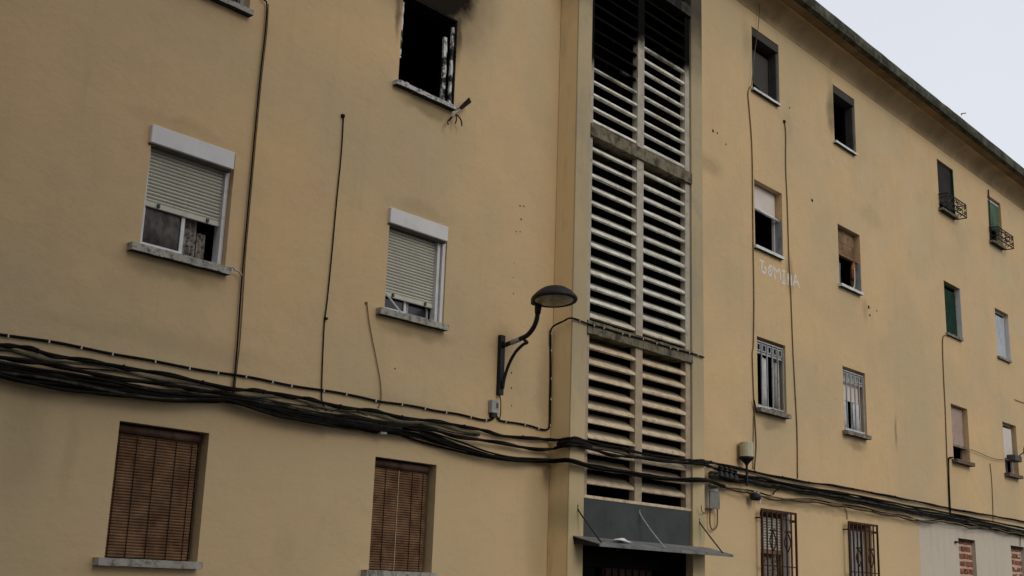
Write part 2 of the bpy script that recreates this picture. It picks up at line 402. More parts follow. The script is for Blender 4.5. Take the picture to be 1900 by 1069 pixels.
def tube(bm, P, r, n=6, caps=True):
    rings = []; up = Vector((.13, .9, .37)).normalized()
    for i, p in enumerate(P):
        d = (P[min(i + 1, len(P) - 1)] - P[max(i - 1, 0)])
        d = d.normalized() if d.length > 1e-9 else Vector((0, 0, 1))
        a = d.cross(up)
        if a.length < .05: a = d.cross(Vector((1, 0, 0)))
        a.normalize(); b = d.cross(a); rr = r[i] if isinstance(r, (list, tuple)) else r
        rings.append([bm.verts.new(p + (a * math.cos(2 * math.pi * k / n) + b * math.sin(2 * math.pi * k / n)) * rr) for k in range(n)])
    for i in range(len(rings) - 1):
        for k in range(n):
            bm.faces.new((rings[i][k], rings[i][(k + 1) % n], rings[i + 1][(k + 1) % n], rings[i + 1][k]))
    if caps: bm.faces.new(rings[0][::-1]); bm.faces.new(rings[-1])
    return bm


def V(*a): return Vector(a)


def prism(bm, pts, axis_from, axis_to, plane='yz'):
    "extrude a closed (y,z) outline from x0 to x1"
    a = [bm.verts.new((axis_from, y, z)) for y, z in pts]; b = [bm.verts.new((axis_to, y, z)) for y, z in pts]
    n = len(pts)
    for k in range(n): bm.faces.new((a[k], a[(k + 1) % n], b[(k + 1) % n], b[k]))
    bm.faces.new(a[::-1]); bm.faces.new(b); return bm


# ---------------------------------------------------------------- setting: ground, pavement, road, kerb
GZ = -1.6
bm = bmesh.new(); s = 600; v = [bm.verts.new(p) for p in ((-s, -s, GZ - .15), (s, -s, GZ - .15), (s, s, GZ - .15), (-s, s, GZ - .15))]; bm.faces.new(v)
obj('ground', bm, 'earth', kind='structure')
obj('road', bx(-60, 120, -9.2, -2.0, GZ - .146, GZ - .12), 'asphalt', kind='structure')
obj('pavement', bx(-60, 120, -1.85, 0, GZ - .14, GZ), 'pavement', kind='structure')
obj('kerb', bx(-60, 120, -2.0, -1.853, GZ - .14, GZ + .004), 'fascia', kind='structure')
obj('far_pavement', bx(-60, 120, -14, -9.35, GZ - .14, GZ), 'pavement', kind='structure')
obj('far_kerb', bx(-60, 120, -9.347, -9.203, GZ - .14, GZ + .004), 'fascia', kind='structure')

# ---------------------------------------------------------------- the building
XL, XR, ZT = -4.0, 37.0, 10.62
BLD = thing('apartment_building', 'four storey ochre plastered apartment block with soot above one burnt window', 'building', (16, 0, GZ))
cols = dict(A=(5.912, 6.8925), B=(9.095, 10.064), C=(17.555, 18.535), D=(20.726, 21.684), E=(25.935, 26.896), F=(29.098, 30.02))
rows = [(.161, 1.391), (3.058, 4.282), (5.858, 7.07), (8.751, 9.969)]
holes = {}
for c in cols:
    for r in range(4):
        if c in 'AB' and r == 3: continue
        x0, x1 = cols[c]; z0, z1 = rows[r]
        if c == 'A' and r == 2: z0 += .03; z1 += .03
        holes[c + str(r)] = [x0, x1, z0, z1]
SX0, SX1 = 12.17, 15.33
holes['stair'] = [SX0, SX1, GZ, 10.3]


def wall_with_holes():
    bm = bmesh.new()
    xs = sorted({XL, XR} | {h[0] for h in holes.values()} | {h[1] for h in holes.values()})
    zs = sorted({GZ - .15, ZT} | {h[2] for h in holes.values()} | {h[3] for h in holes.values()})

    def subd(a, m):
        o = []
        for i in range(len(a) - 1):
            k = max(1, int((a[i + 1] - a[i]) / m)); o += [a[i] + (a[i + 1] - a[i]) * j / k for j in range(k)]
        return o + [a[-1]]
    xs = subd(xs, .6); zs = subd(zs, .6)
    vs = {}

    def vt(x, z, y=0.0):
        k = (round(x, 4), round(z, 4), round(y, 4))
        if k not in vs: vs[k] = bm.verts.new((x, y, z))
        return vs[k]
    for i in range(len(xs) - 1):
        for j in range(len(zs) - 1):
            cx = (xs[i] + xs[i + 1]) / 2; cz = (zs[j] + zs[j + 1]) / 2
            if any(h[0] < cx < h[1] and h[2] < cz < h[3] for h in holes.values()): continue
            bm.faces.new((vt(xs[i], zs[j]), vt(xs[i + 1], zs[j]), vt(xs[i + 1], zs[j + 1]), vt(xs[i], zs[j + 1])))
    for h in holes.values():     # reveals, 0.28 m deep
        x0, x1, z0, z1 = h; D = .28
        q = [(x0, z0), (x1, z0), (x1, z1), (x0, z1)]; D = .16
        for k in range(4):
            a, b = q[k], q[(k + 1) % 4]
            bm.faces.new([bm.verts.new(p) for p in ((a[0], 0, a[1]), (a[0], D, a[1]), (b[0], D, b[1]), (b[0], 0, b[1]))])
    # end walls and back
    for x in (XL, XR): bm.faces.new([bm.verts.new(p) for p in ((x, 0, GZ - .15), (x, 9, GZ - .15), (x, 9, ZT), (x, 0, ZT))])
    bm.faces.new([bm.verts.new(p) for p in ((XL, 9, GZ - .15), (XR, 9, GZ - .15), (XR, 9, ZT), (XL, 9, ZT))])
    return bm


obj('wall', wall_with_holes(), 'wall', BLD)
# dark rooms behind the openings: storeys and partitions
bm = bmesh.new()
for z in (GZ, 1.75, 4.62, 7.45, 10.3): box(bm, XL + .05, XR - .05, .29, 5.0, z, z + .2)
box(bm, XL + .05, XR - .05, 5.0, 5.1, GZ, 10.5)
for hx0, hx1, hz0, hz1 in holes.values():      # inner reveals in black, their shade put into the colour
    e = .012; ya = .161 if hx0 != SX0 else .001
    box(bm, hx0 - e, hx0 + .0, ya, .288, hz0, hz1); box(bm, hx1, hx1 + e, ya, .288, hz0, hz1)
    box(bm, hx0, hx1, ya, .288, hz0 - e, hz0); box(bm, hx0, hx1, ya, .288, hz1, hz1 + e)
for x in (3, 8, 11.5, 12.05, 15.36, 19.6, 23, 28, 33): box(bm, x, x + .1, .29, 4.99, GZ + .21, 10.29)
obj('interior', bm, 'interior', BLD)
# eaves
cv = [(-.001, 10.26)] + [(-.001 - .30 * (1 - math.cos(a * math.pi / 24)), 10.28 + .32 * math.sin(a * math.pi / 24)) for a in range(0, 13)]
bm = prism(bmesh.new(), cv + [(-.30, 10.63), (.02, 10.63), (.02, 10.26)], XL - .1, XR + .3)
for f in bm.faces: f.smooth = len(f.verts) == 4
o = obj('cove', bm, 'cove', BLD)
bm = bx(XL - .1, XR + .3, -.545, -.298, 10.603, 10.64)
obj('soffit', bm, 'soffit', BLD)
bm = bmesh.new(); n = 120; prev = None
for i in range(n + 1):                                 # weathered slab edge, slightly uneven, drip underneath
    x = XL - .1 + (XR + .4 - XL) * i / n
    j = lambda k: (random.random() - .5) * k * .6
    prof = [(-.5, 10.60 + j(.004)), (-.535, 10.60 + j(.012)), (-.60 + j(.012), 10.625 + j(.02)), (-.612 + j(.012), 10.72 + j(.01)), (-.60 + j(.014), 10.845 + j(.022)), (-.5, 10.86 + j(.018)), (.3, 10.9)]
    cur = [bm.verts.new((x, y, z)) for y, z in prof]
    if prev:
        for k in range(len(prof) - 1): bm.faces.new((prev[k], cur[k], cur[k + 1], prev[k + 1]))
    prev = cur
obj('roof_edge', bm, 'fascia', BLD)
obj('roof', bx(XL - .1, XR + .3, .25, 9.3, 10.66, 10.88), 'fascia', BLD)
# little roof rod seen against the sky
a = onx(1783, 213, 0) if False else at(1784, 214, -.45)
solo('roof_rod', tube(bmesh.new(), [a, a + V(.0, 0, .04), at(1792, 210, -.45)], .012), 'iron', 'thin bent metal rod sticking up above the mossy roof edge', 'rod')

# invented block, added for its shade, on the camera's side of the street, out of frame to the left; it narrows the sky over the near facade
nb_ = thing('added_shading_block', 'added grey block, unseen, that shades the left of the facade', 'building', (-12, -12, GZ))
obj('wall', bx(-30, 3.6, -24, -11.8, GZ, 19.0), 'plain_render', nb_)
obj('roof', bx(-30.3, 3.9, -24.3, -11.5, 19.003, 19.3), 'fascia', nb_)
for k in range(5):
    for j in range(6):
        obj('window', bx(-24 + k * 6, -22.8 + k * 6, -11.81, -11.76, GZ + 1.6 + j * 3, GZ + 2.9 + j * 3), 'glass', nb_)
# stair tower: pilasters, bands, louvres
for (x0, x1) in ((12.143, 12.457), (15.04, 15.36)):
    obj('pilaster', bx(x0, x1, -.335, -.001, GZ, 10.5, bev=.006), 'pilaster', BLD)
obj('stair_dark_lining', bx(15.022, 15.039, -.213, .28, GZ, 10.45), 'interior', BLD)  # black sheets added to make the stairwell sides dark
obj('stair_dark_lining', bx(12.458, 12.475, -.213, .28, GZ, 10.45), 'interior', BLD)
for z in (3.37, 6.19, 9.02):
    bm = bmesh.new(); n = 24
    for i in range(n):
        x = 12.46 + (15.036 - 12.46) * i / n; x2 = 12.46 + (15.036 - 12.46) * (i + 1) / n
        j = random.random() * .008
        box(bm, x, x2 + .0005, -.343 - j, .27, z + random.random() * .006, z + .175 + random.random() * .008)
    obj('landing_band', bm, 'char_band' if z > 9 else 'band', BLD)
BAYS = [(1.235, 3.37, 11), (3.545, 6.19, 13), (6.365, 9.02, 13)]
first = {}
for zi, (z0, z1, nb) in enumerate(BAYS):
    bm = bmesh.new()
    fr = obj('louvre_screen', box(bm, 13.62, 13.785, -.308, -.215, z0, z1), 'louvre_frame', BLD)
    for xa, xb in ((12.477, 12.552), (13.625, 13.78), (14.903, 15.021)): obj('dark_backing', bx(xa, xb, -.213, .0, z0, z1), 'interior', fr)  # black backs added for the darkness behind the screen
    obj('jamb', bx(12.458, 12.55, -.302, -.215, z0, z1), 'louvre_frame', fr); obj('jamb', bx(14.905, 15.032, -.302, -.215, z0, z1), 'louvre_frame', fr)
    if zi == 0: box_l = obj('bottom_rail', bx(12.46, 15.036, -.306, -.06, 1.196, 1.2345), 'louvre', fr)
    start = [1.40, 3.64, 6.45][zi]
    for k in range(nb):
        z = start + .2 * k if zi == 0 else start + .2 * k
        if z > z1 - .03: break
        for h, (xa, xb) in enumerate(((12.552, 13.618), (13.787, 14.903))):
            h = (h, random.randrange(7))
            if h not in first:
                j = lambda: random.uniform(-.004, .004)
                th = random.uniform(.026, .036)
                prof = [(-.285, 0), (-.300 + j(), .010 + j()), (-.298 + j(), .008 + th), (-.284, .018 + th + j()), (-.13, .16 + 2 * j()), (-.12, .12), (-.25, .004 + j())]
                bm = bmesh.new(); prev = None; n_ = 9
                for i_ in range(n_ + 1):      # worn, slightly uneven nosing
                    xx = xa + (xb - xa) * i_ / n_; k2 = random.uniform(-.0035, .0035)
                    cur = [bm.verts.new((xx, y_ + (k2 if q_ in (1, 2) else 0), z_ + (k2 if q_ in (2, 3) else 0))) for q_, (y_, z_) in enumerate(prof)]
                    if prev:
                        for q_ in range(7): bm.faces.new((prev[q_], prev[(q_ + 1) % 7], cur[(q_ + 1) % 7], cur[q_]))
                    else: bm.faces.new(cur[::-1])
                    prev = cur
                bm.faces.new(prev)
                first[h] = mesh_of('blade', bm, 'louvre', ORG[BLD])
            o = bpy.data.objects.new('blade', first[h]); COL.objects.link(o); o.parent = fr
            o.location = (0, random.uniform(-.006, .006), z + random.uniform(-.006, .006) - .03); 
            o.rotation_euler = (0, random.uniform(-.0006, .0006), 0)
# slate panel, entrance recess and door
pn = obj('entrance_panel', bx(12.46, 15.0, -.30, -.05, .60, 1.195), 'panel', BLD)
bm = bmesh.new(); box(bm, 12.46, 13.55, .30, .36, GZ, .58)
box(bm, 12.46, 15.03, .24, .30, .35, .60)
obj('entrance_lintel', bm, 'interior', BLD)
dr = obj('entrance_door', bx(13.75, 14.95, .32, .37, GZ, .35), 'door_wood', BLD)
pk = None
for k in range(7):
    o = obj('plank', bx(13.78 + k * .165, 13.78 + k * .165 + .12, .285, .318, GZ + .05, .33), 'door_wood', dr)

# ---------------------------------------------------------------- windows
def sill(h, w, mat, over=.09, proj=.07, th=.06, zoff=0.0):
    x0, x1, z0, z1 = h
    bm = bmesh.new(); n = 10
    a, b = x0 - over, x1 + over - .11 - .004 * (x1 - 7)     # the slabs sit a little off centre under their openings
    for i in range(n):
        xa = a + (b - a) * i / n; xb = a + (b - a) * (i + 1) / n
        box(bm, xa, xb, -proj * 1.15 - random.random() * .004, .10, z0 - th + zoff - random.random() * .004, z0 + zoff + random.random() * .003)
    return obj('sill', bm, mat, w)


def slats(h, w, mat, x0, x1, y, ztop, zbot, pitch, depth=.012, name='slat', jitter=0.0):
    prof = [(y + depth, 0), (y, pitch * .12), (y - depth * .6, pitch * .45), (y - depth * .2, pitch * .78), (y + depth, pitch * .93)]
    me = mesh_of(name, prism(bmesh.new(), prof, x0, x1), mat, org(w))
    n = int(round((ztop - zbot) / pitch))
    for k in range(n):
        o = bpy.data.objects.new(name, me); COL.objects.link(o); o.parent = w
        o.location = (random.uniform(-jitter, jitter), random.uniform(-jitter, jitter) * .5, zbot + pitch * k)


def pane(w, x0, x1, y, z0, z1, mat='glass'): return obj('pane', bx(x0, x1, y, y + .006, z0, z1), mat, w)


def cloth(w, name, x0, x1, y, z0, z1, mat, amp=.02, waves=4, label=None):
    bm = bmesh.new(); n = waves * 8; rowsv = []
    for j in (0, 1, 2, 3):
        z = z0 + (z1 - z0) * j / 3; rowsv.append([bm.verts.new((x0 + (x1 - x0) * i / n, y + amp * math.sin(i / n * waves * 6.283 + j * .25) * (1.2 - .15 * j), z + (amp * .4 * math.sin(i * .9) if j == 0 else 0))) for i in range(n + 1)])
    for j in range(3):
        for i in range(n): bm.faces.new((rowsv[j][i], rowsv[j][i + 1], rowsv[j + 1][i + 1], rowsv[j + 1][i]))
    o = obj(name, bm, mat, w, smooth=True, label=label)
    so_ = o.modifiers.new('thick', 'SOLIDIFY'); so_.thickness = .004
    return o


def win(key, mat='white_pvc', y0=.12, y1=.18, fw=.045, label=None):
    x0, x1, z0, z1 = holes[key]
    w = obj('window', ring(bmesh.new(), x0 + .002, x1 - .002, y0, y1, z0 + .002, z1 - .002, fw), mat, BLD, label=label); return w, holes[key]


# A1 and B1: white roller shutters in white boxes
def shutter_window(key, zbar, variant):
    w, h = win(key, 'white_pvc', .07, .17, .05, 'white framed window with box and half lowered cream roller shutter')
    x0, x1, z0, z1 = h
    xr = x1 - (.0 if variant == 0 else .05)
    zb0, zb1 = z1 - .185, z1 + .0
    bm = bx(x0 - .03, x1 - .035, -.045, .16, zb0, zb1, bev=.006)
    obj('shutter_box', bm, 'box_pvc', w)
    obj('box_flange', bx(x0 - .034, x1 - .031, -.004, .05, zb0 - .02, zb0 - .002), 'dark_frame', w)
    a, b = x0 + .055, x1 - .06 - (.05 if variant else 0)
    slats(h, w, 'slat', a, b, .10, zb0 - .0, zbar + .055, .0365)
    obj('bottom_bar', bx(a, b, .088, .115, zbar, zbar + .053, bev=.004), 'slat', w)
    for q in (.17, .83): obj('stopper', bx(a + (b - a) * q - .012, a + (b - a) * q + .012, .066, .087, zbar + .008, zbar + .045), 'dark_frame', w)
    if variant:
        obj('guide_rail', bx(b + .002, b + .047, .05, .13, z0 + .004, zb0 - .004), 'white_pvc', w)
        obj('jamb_panel', bx(x1 - .052, x1 - .003, .02, .19, z0 + .004, zb0 - .004), 'box_pvc', w)
    else:
        obj('guide_rail', bx(b + .002, b + .03, .055, .12, z0 + .006, zb0 - .004), 'white_pvc', w)
    sill(h, w, 'sill_grey', .13, .075, .07)
    return w, h


w, h = shutter_window('A1', 3.50, 0)
x0, x1, z0, z1 = h; xm = 6.385
sash = obj('sash', ring(bmesh.new(), x0 + .052, xm + .07, .12, .155, z0 + .047, 3.75, .04), 'white_pvc', w)
pane(w, x0 + .09, xm + .03, .135, z0 + .09, 3.74)
cloth(w, 'net_curtain', x0 + .10, xm + .02, .128, z0 + .09, 3.6, 'curtain_grey', .003, 4)
cloth(w, 'lace_curtain', xm + .075, xm + .28, .22, z0 + .03, 3.7, 'lace', .012, 3)
cloth(w, 'lace_curtain', xm + .30, xm + .40, .23, z0 + .03, 3.42, 'lace', .012, 2)
w, h = shutter_window('B1', 3.26, 1)
x0, x1, z0, z1 = h
obj('sash', ring(bmesh.new(), x0 + .052, x0 + .46, .13, .16, z0 + .047, 3.6, .035), 'white_pvc', w)
obj('sash', ring(bmesh.new(), x0 + .48, x1 - .12, .15, .18, z0 + .047, 3.6, .035), 'grey_frame', w)
pane(w, x0 + .08, x0 + .43, .145, z0 + .08, 3.6); pane(w, x0 + .51, x1 - .15, .165, z0 + .08, 3.6)
a, b = at(713, 541, .03), at(745, 581, .03)
solo('stick', tube(bmesh.new(), [a, b], .011), 'white_pvc', 'thin white stick leaning diagonally in the window under the half lowered shutter', 'stick')

# A0, B0: brown wooden blinds
for key, pale in (('A0', False), ('B0', True)):
    w, h = win(key, 'dark_frame', .17, .22, .04, 'ground floor window behind a lowered brown wooden blind')
    x0, x1, z0, z1 = h
    obj('backing', bx(x0 + .043, x1 - .043, .19, .196, z0 + .05, z1 - .05), 'shade', w)
    obj('blind_roll', tube(bmesh.new(), [V(x0 + .02, .10, z1 - .06), V(x1 - .05, .10, z1 - .06)], .045, 10), 'door_wood', w, smooth=True)
    bl_x1 = x1 - .055
    slats(h, w, 'wood_slat', x0 + .008, bl_x1, .10, z1 - .10, z0 + .012, .0268, .007, jitter=.0035)
    for q in (.08, .28, .5, .74, .93):
        obj('string', bx(x0 + (bl_x1 - x0) * q - .0035, x0 + (bl_x1 - x0) * q + .0035, .088, .0925, z0 + .012, z1 - .11), 'string_pale' if (pale and q == .5) else 'string', w)
    sill(h, w, 'sill_grey', .11, .08, .065)

# A2: dark open window
w, h = win('A2', 'grey_frame', .10, .16, .05)
x0, x1, z0, z1 = h; obj('sash', ring(bmesh.new(), x1 - .30, x1 - .06, .17, .2, z0 + .05, z1 - .05, .03), 'dark_frame', w)
sill(h, w, 'sill_grey', .11, .075, .055)
# B2: burnt-out window
h = holes['B2']; x0, x1, z0, z1 = h
bm = bmesh.new()


def ragged(bm, x, y, za, zb, wd, n=14):
    prev = None
    for i in range(n + 1):
        z = za + (zb - za) * i / n; l = x - wd / 2 + random.uniform(-.5, .3) * wd * .5; r = x + wd / 2 + random.uniform(-.3, .5) * wd * .5
        cur = [bm.verts.new(p) for p in ((l, y, z), (r, y - .004, z), (r, y + .03, z), (l, y + .03, z))]
        if prev:
            for k in range(4): bm.faces.new((prev[k], prev[(k + 1) % 4], cur[(k + 1) % 4], cur[k]))
        else: bm.faces.new(cur[::-1])
        prev = cur
    bm.faces.new(prev)


ragged(bm, x1 - .035, .035, z0 + .01, z1 - .10, .03); ragged(bm, x1 - .11, .09, z0 + .01, z1 - .25, .045)
ragged(bm, x0 + .028, .02, z0 + .35, z1 - .12, .022)
w = obj('window', bm, 'ash_white', BLD, label='burnt out window with black opening and flaking white frame remains')
obj('charred_jamb', bx(x1 - .012, x1 - .001, .004, .27, z0 + .002, z1 - .002), 'char', w)
obj('charred_lintel', bx(x0 + .001, x1 - .013, .004, .27, z1 - .02, z1 - .001), 'char', w)
s_ = sill(h, w, 'sill_ash', .09, .075, .05)
for k in range(16):
    xx = random.uniform(x0 - .05, x1 - .05); hgt = random.uniform(.008, .028)
    obj('ash_flake', bx(xx, xx + random.uniform(.02, .07), -.07, -.03 + random.random() * .06, z0 + .003, z0 + hgt), 'sill_ash' if k % 3 else 'char', w)
# charred bracket hanging off its sill
px_ = lambda x, y, Y=-.1: at(x, y, Y)
br = thing('charred_bracket', 'charred twisted metal bracket with shreds hanging at the corner of the burnt window sill', 'bracket', px_(850, 210))
bm = tube(bmesh.new(), [px_(838, 203, -.04), px_(848, 204, -.08), px_(862, 196, -.12)], .012)
obj('rod', bm, 'char', br)
P4 = [px_(855, 197, -.12), px_(858, 203, -.13), px_(875, 190, -.12), px_(871, 181, -.11)]
bm = bmesh.new(); vs = [bm.verts.new(p) for p in P4] + [bm.verts.new(p + V(0, .02, 0)) for p in P4]
for q in ((0, 1, 2, 3), (7, 6, 5, 4), (0, 4, 5, 1), (1, 5, 6, 2), (2, 6, 7, 3), (3, 7, 4, 0)): bm.faces.new([vs[i] for i in q])
obj('plate', bm, 'char', br)
obj('strut', tube(bmesh.new(), [px_(837, 217), px_(846, 208), px_(853, 203)], .012), 'sill_grey', br)
for pts in ([(845, 210), (836, 219), (831, 226), (832, 232)], [(846, 212), (847, 222), (845, 229)], [(848, 213), (855, 222), (857, 231), (857, 234)], [(840, 216), (834, 224)]):
    obj('shred', tube(bmesh.new(), smooth_path([px_(*q) for q in pts], 3), .009, 5), 'char', br)

# C3, D3: dark boxes, open / shaded
for key in ('C3', 'D3'):
    w, h = win(key, 'dark_frame', .14, .20, .03, 'top floor window with charcoal shutter box and dark opening')
    x0, x1, z0, z1 = h
    obj('shutter_box', bx(x0 + .003, x1 - .003, .012, .24, z1 - .155, z1 - .003, bev=.005), 'shade_grey', w)
    obj('guide_rail', bx(x1 - .03, x1 - .003, .05, .13, z0 + .01, z1 - .16), 'dark_frame', w)
    obj('jamb_lining', bx(x1 - .0025, x1 - .0005, .02, .139, z0 + .01, z1 - .16), 'grey_frame', w)
    if key == 'C3':
        bm = bmesh.new(); zz = z0 + .33
        vs = [bm.verts.new(p) for p in ((x0 + .03, .21, zz + .05), (x1 - .03, .21, zz - .12), (x1 - .03, .21, z1 - .25), (x0 + .03, .21, z1 - .25))]; bm.faces.new(vs)
        o = obj('roller_shade', bm, 'shade_grey', w); so_ = o.modifiers.new('t', 'SOLIDIFY'); so_.thickness = .004
    sill(h, w, 'sill_white', .07, .06, .04)
# C2
w, h = win('C2', 'white_pvc', .15, .20, .03, 'window with off white blind drawn down over its upper third')
x0, x1, z0, z1 = h
b1_ = z1 - .50
obj('blind', bx(x0 + .01, x0 + .47, .125, .14, b1_ + .05, z1 - .03), 'white_blind', w); obj('blind', bx(x0 + .475, x1 - .04, .128, .143, b1_ + .05, z1 - .03), 'white_blind', w)
obj('bottom_bar', tube(bmesh.new(), [V(x0 + .01, .09, b1_ + .03), V(x1 - .02, .09, b1_ + .0)], .028, 8), 'white_pvc', w, smooth=True)
obj('jamb_panel', bx(x1 - .012, x1 - .002, .005, .148, z0 + .01, b1_ - .02), 'grey_frame', w)
sill(h, w, 'sill_white', .08, .06, .05)
# D2
w, h = win('D2', 'brown_board', .16, .21, .035, 'window with brown board blind over its upper half')
x0, x1, z0, z1 = h
zb = z1 - .56
for k in range(4):
    obj('board', bx(x0 + .01, x1 - .05, .11 + .003 * (k % 2), .13, zb + .03 + k * .128, zb + .155 + k * .128), 'brown_board', w)
obj('bottom_bar', bx(x0 + .005, x1 - .01, .05, .12, zb - .02, zb + .028), 'brown_board', w)
pane(w, x0 + .04, x0 + .45, .185, z0 + .04, zb)
obj('jamb_panel', bx(x1 - .012, x1 - .002, .005, .158, z0 + .01, zb - .03), 'grey_frame', w)
sill(h, w, 'sill_white', .07, .07, .05)
p = at(1581, 488, .10)
bm = bmesh.new(); prev = None
for i in range(7):
    z = p.z - .38 * i / 6; wd = (.04, .07, .10, .09, .10, .07, .02)[i]
    cur = [bm.verts.new((p.x + wd * math.cos(k * 1.047) + .01 * math.sin(i * 2), .07 + .03 * math.sin(k * 1.047) + random.random() * .012, z + random.random() * .02)) for k in range(6)]
    if prev:
        for k in range(6): bm.faces.new((prev[k], cur[k], cur[(k + 1) % 6], prev[(k + 1) % 6]))
    prev = cur
solo('hanging_cloth', bm, 'orange', 'orange and brown cloth hanging under the brown board blind', 'cloth', smooth=True)
solo('cord', tube(bmesh.new(), smooth_path([at(*q, .04) for q in ((1585, 497), (1586, 520), (1585, 532), (1580, 537))], 4), .009), 'white_pvc', 'white cord dangling beside the orange cloth in the window', 'cord')
# E3, F3 with flower-rail grilles
for key in ('E3', 'F3'):
    w, h = win(key, 'shade' if key == 'E3' else 'dark_frame', .15, .2, .03,
               'top floor window with dark blind behind a small scrolled iron rail' if key == 'E3' else 'top floor window with faded green canvas blind behind an iron rail')
    x0, x1, z0, z1 = h
    if key == 'E3': obj('jamb_lining', bx(x1 - .012, x1 - .001, .004, .148, z0 + .003, z1 - .003), 'green_blind', w); obj('blind', bx(x0 + .01, x1 - .03, .06, .075, z0 + .2, z1 - .02), 'shade', w)
    else:
        cloth(w, 'canvas_blind', x0 + .02, x1 - .04, .07, z0 + .42, z1 - .1, 'green_canvas', .006, 3)
        obj('blind_roll', tube(bmesh.new(), [V(x0 + .02, .07, z1 - .07), V(x1 - .03, .07, z1 - .07)], .03, 8), 'white_pvc', w)
    sill(h, w, 'sill_dark', .08, .10, .05)
    rl = thing('window_rail', 'scrolled iron flower rail under the window with the %s' % ('dark blind' if key == 'E3' else 'green canvas blind'), 'railing', (x0, -.1, z0))
    ra, rb, yo, zt = x0 - .04, x1 + .10, -.22, z0 + .33
    bm = bmesh.new()
    for z in (z0 + .02, zt): tube(bm, [V(ra, -.002, z), V(ra, yo, z), V(rb, yo, z), V(rb, -.002, z)], .015, 5)
    for (xx, yy) in ((ra, yo), (rb, yo), ((ra + rb) / 2, yo)): tube(bm, [V(xx, yy, z0 + .02), V(xx, yy, zt)], .010, 5)
    obj('rail_frame', bm, 'iron', rl)

    def scroll(cx, cy, dx, dy, zc, s):
        pts = []
        for k in range(15):
            a = k / 14 * 5.2; r = s * (1 - .055 * k)
            pts.append(V(cx + dx * r * math.cos(a), cy + dy * r * math.cos(a), zc + r * math.sin(a)))
        return tube(bmesh.new(), pts, .012, 4)
    for q in range(6):
        cx = ra + (rb - ra) * (q + .5) / 6
        for zc in (z0 + .10, z0 + .24): obj('scroll', scroll(cx, yo, 1 if q % 2 else -1, 0, zc, .065), 'iron', rl)
    for sx in (ra, rb):
        for q in (.3, .75):
            for zc in (z0 + .10, z0 + .24): obj('scroll', scroll(sx, yo * q, 0, 1, zc, .05), 'iron', rl)
p = at(1834, 352, -.03); q = at(1838, 430, -.03)
solo('pole', tube(bmesh.new(), [p, q, at(1840, 452, -.03)], .016), 'rust', 'thin dark pole standing upright at the left side of the green canvas window', 'pole')
# E2 green blind, F2 bluish shutter
w, h = win('E2', 'green_blind', .14, .19, .03, 'window fully covered by a dark green blind'); x0, x1, z0, z1 = h
slats(h, w, 'green_blind', x0 + .01, x1 - .02, .115, z1 - .09, z0 + .01, .05, .01)
obj('jamb_lining', bx(x1 - .010, x1 - .001, .004, .136, z0 + .003, z1 - .003), 'box_pvc', w)
sill(h, w, 'sill_dark', .06, .05, .05)
w, h = win('F2', 'blue_white', .10, .16, .05, 'narrow looking window with closed bluish white shutters'); x0, x1, z0, z1 = h
obj('shutter', bx(x0 + .055, x0 + .46, .085, .105, z0 + .055, z1 - .12), 'blue_white', w); obj('shutter', bx(x0 + .47, x1 - .055, .09, .11, z0 + .055, z1 - .12), 'blue_white', w)
obj('jamb_lining', bx(x1 - .010, x1 - .001, .004, .096, z0 + .003, z1 - .1), 'box_pvc', w)
sill(h, w, 'sill_dark', .06, .05, .05)
# C1, D1 silver grilles
for key in ('C1', 'D1'):
    w, h = win(key, 'grey_frame', .16, .21, .04, 'window with flush silver grille, ornament squares along its top'); x0, x1, z0, z1 = h
    g = obj('grille', ring(bmesh.new(), x0 + .012, x1 - .012, .035, .055, z0 + .06, z1 - .05, .022), 'silver', w)
    nb = 6; xs_ = [x0 + .03 + (x1 - x0 - .06) * k / (nb - 1) for k in range(nb)]
    for k in range(1, nb - 1): obj('bar', bx(xs_[k] - .010, xs_[k] + .010, .03, .05, z0 + .07, z1 - .06), 'silver', w)
    obj('crossbar', bx(x0 + .034, x1 - .034, .051, .065, z1 - .27, z1 - .245), 'silver', w)
    for k in range(nb - 1):
        a_, b_ = xs_[k] + .016, xs_[k + 1] - .016
        obj('ornament', ring(bmesh.new(), a_ + .02, b_ - .02, .036, .046, z1 - .225, z1 - .095, .018), 'silver', w)
        obj('ornament_panel', bx(a_, b_, .066, .072, z1 - .243, z1 - .225), 'white_pvc', w)
    if key == 'C1':
        cloth(w, 'curtain', x0 + .33, x0 + .52, .11, z0 + .06, z1 - .30, 'curtain', .015, 2)
        cloth(w, 'curtain', x0 + .74, x1 - .045, .11, z0 + .05, z1 - .32, 'grey_box', .015, 3)
        obj('ledge', bx(x0 + .02, x0 + .42, .0, .10, z0 + .002, z0 + .05), 'white_pvc', w)
    else:
        obj('shutter', bx(x0 + .04, x1 - .10, .12, .135, z1 - .60, z1 - .06), 'white_blind', w)
        cloth(w, 'curtain', x0 + .24, x0 + .42, .13, z0 + .06, z1 - .58, 'curtain', .015, 2)
        cloth(w, 'curtain', x0 + .66, x1 - .06, .13, z0 + .06, z1 - .58, 'curtain', .015, 3)
        obj('ledge', bx(x0 + .06, x1 - .12, .0, .10, z0 + .002, z0 + .05), 'white_pvc', w)
    sill(h, w, 'sill_dark', .10, .10, .07)
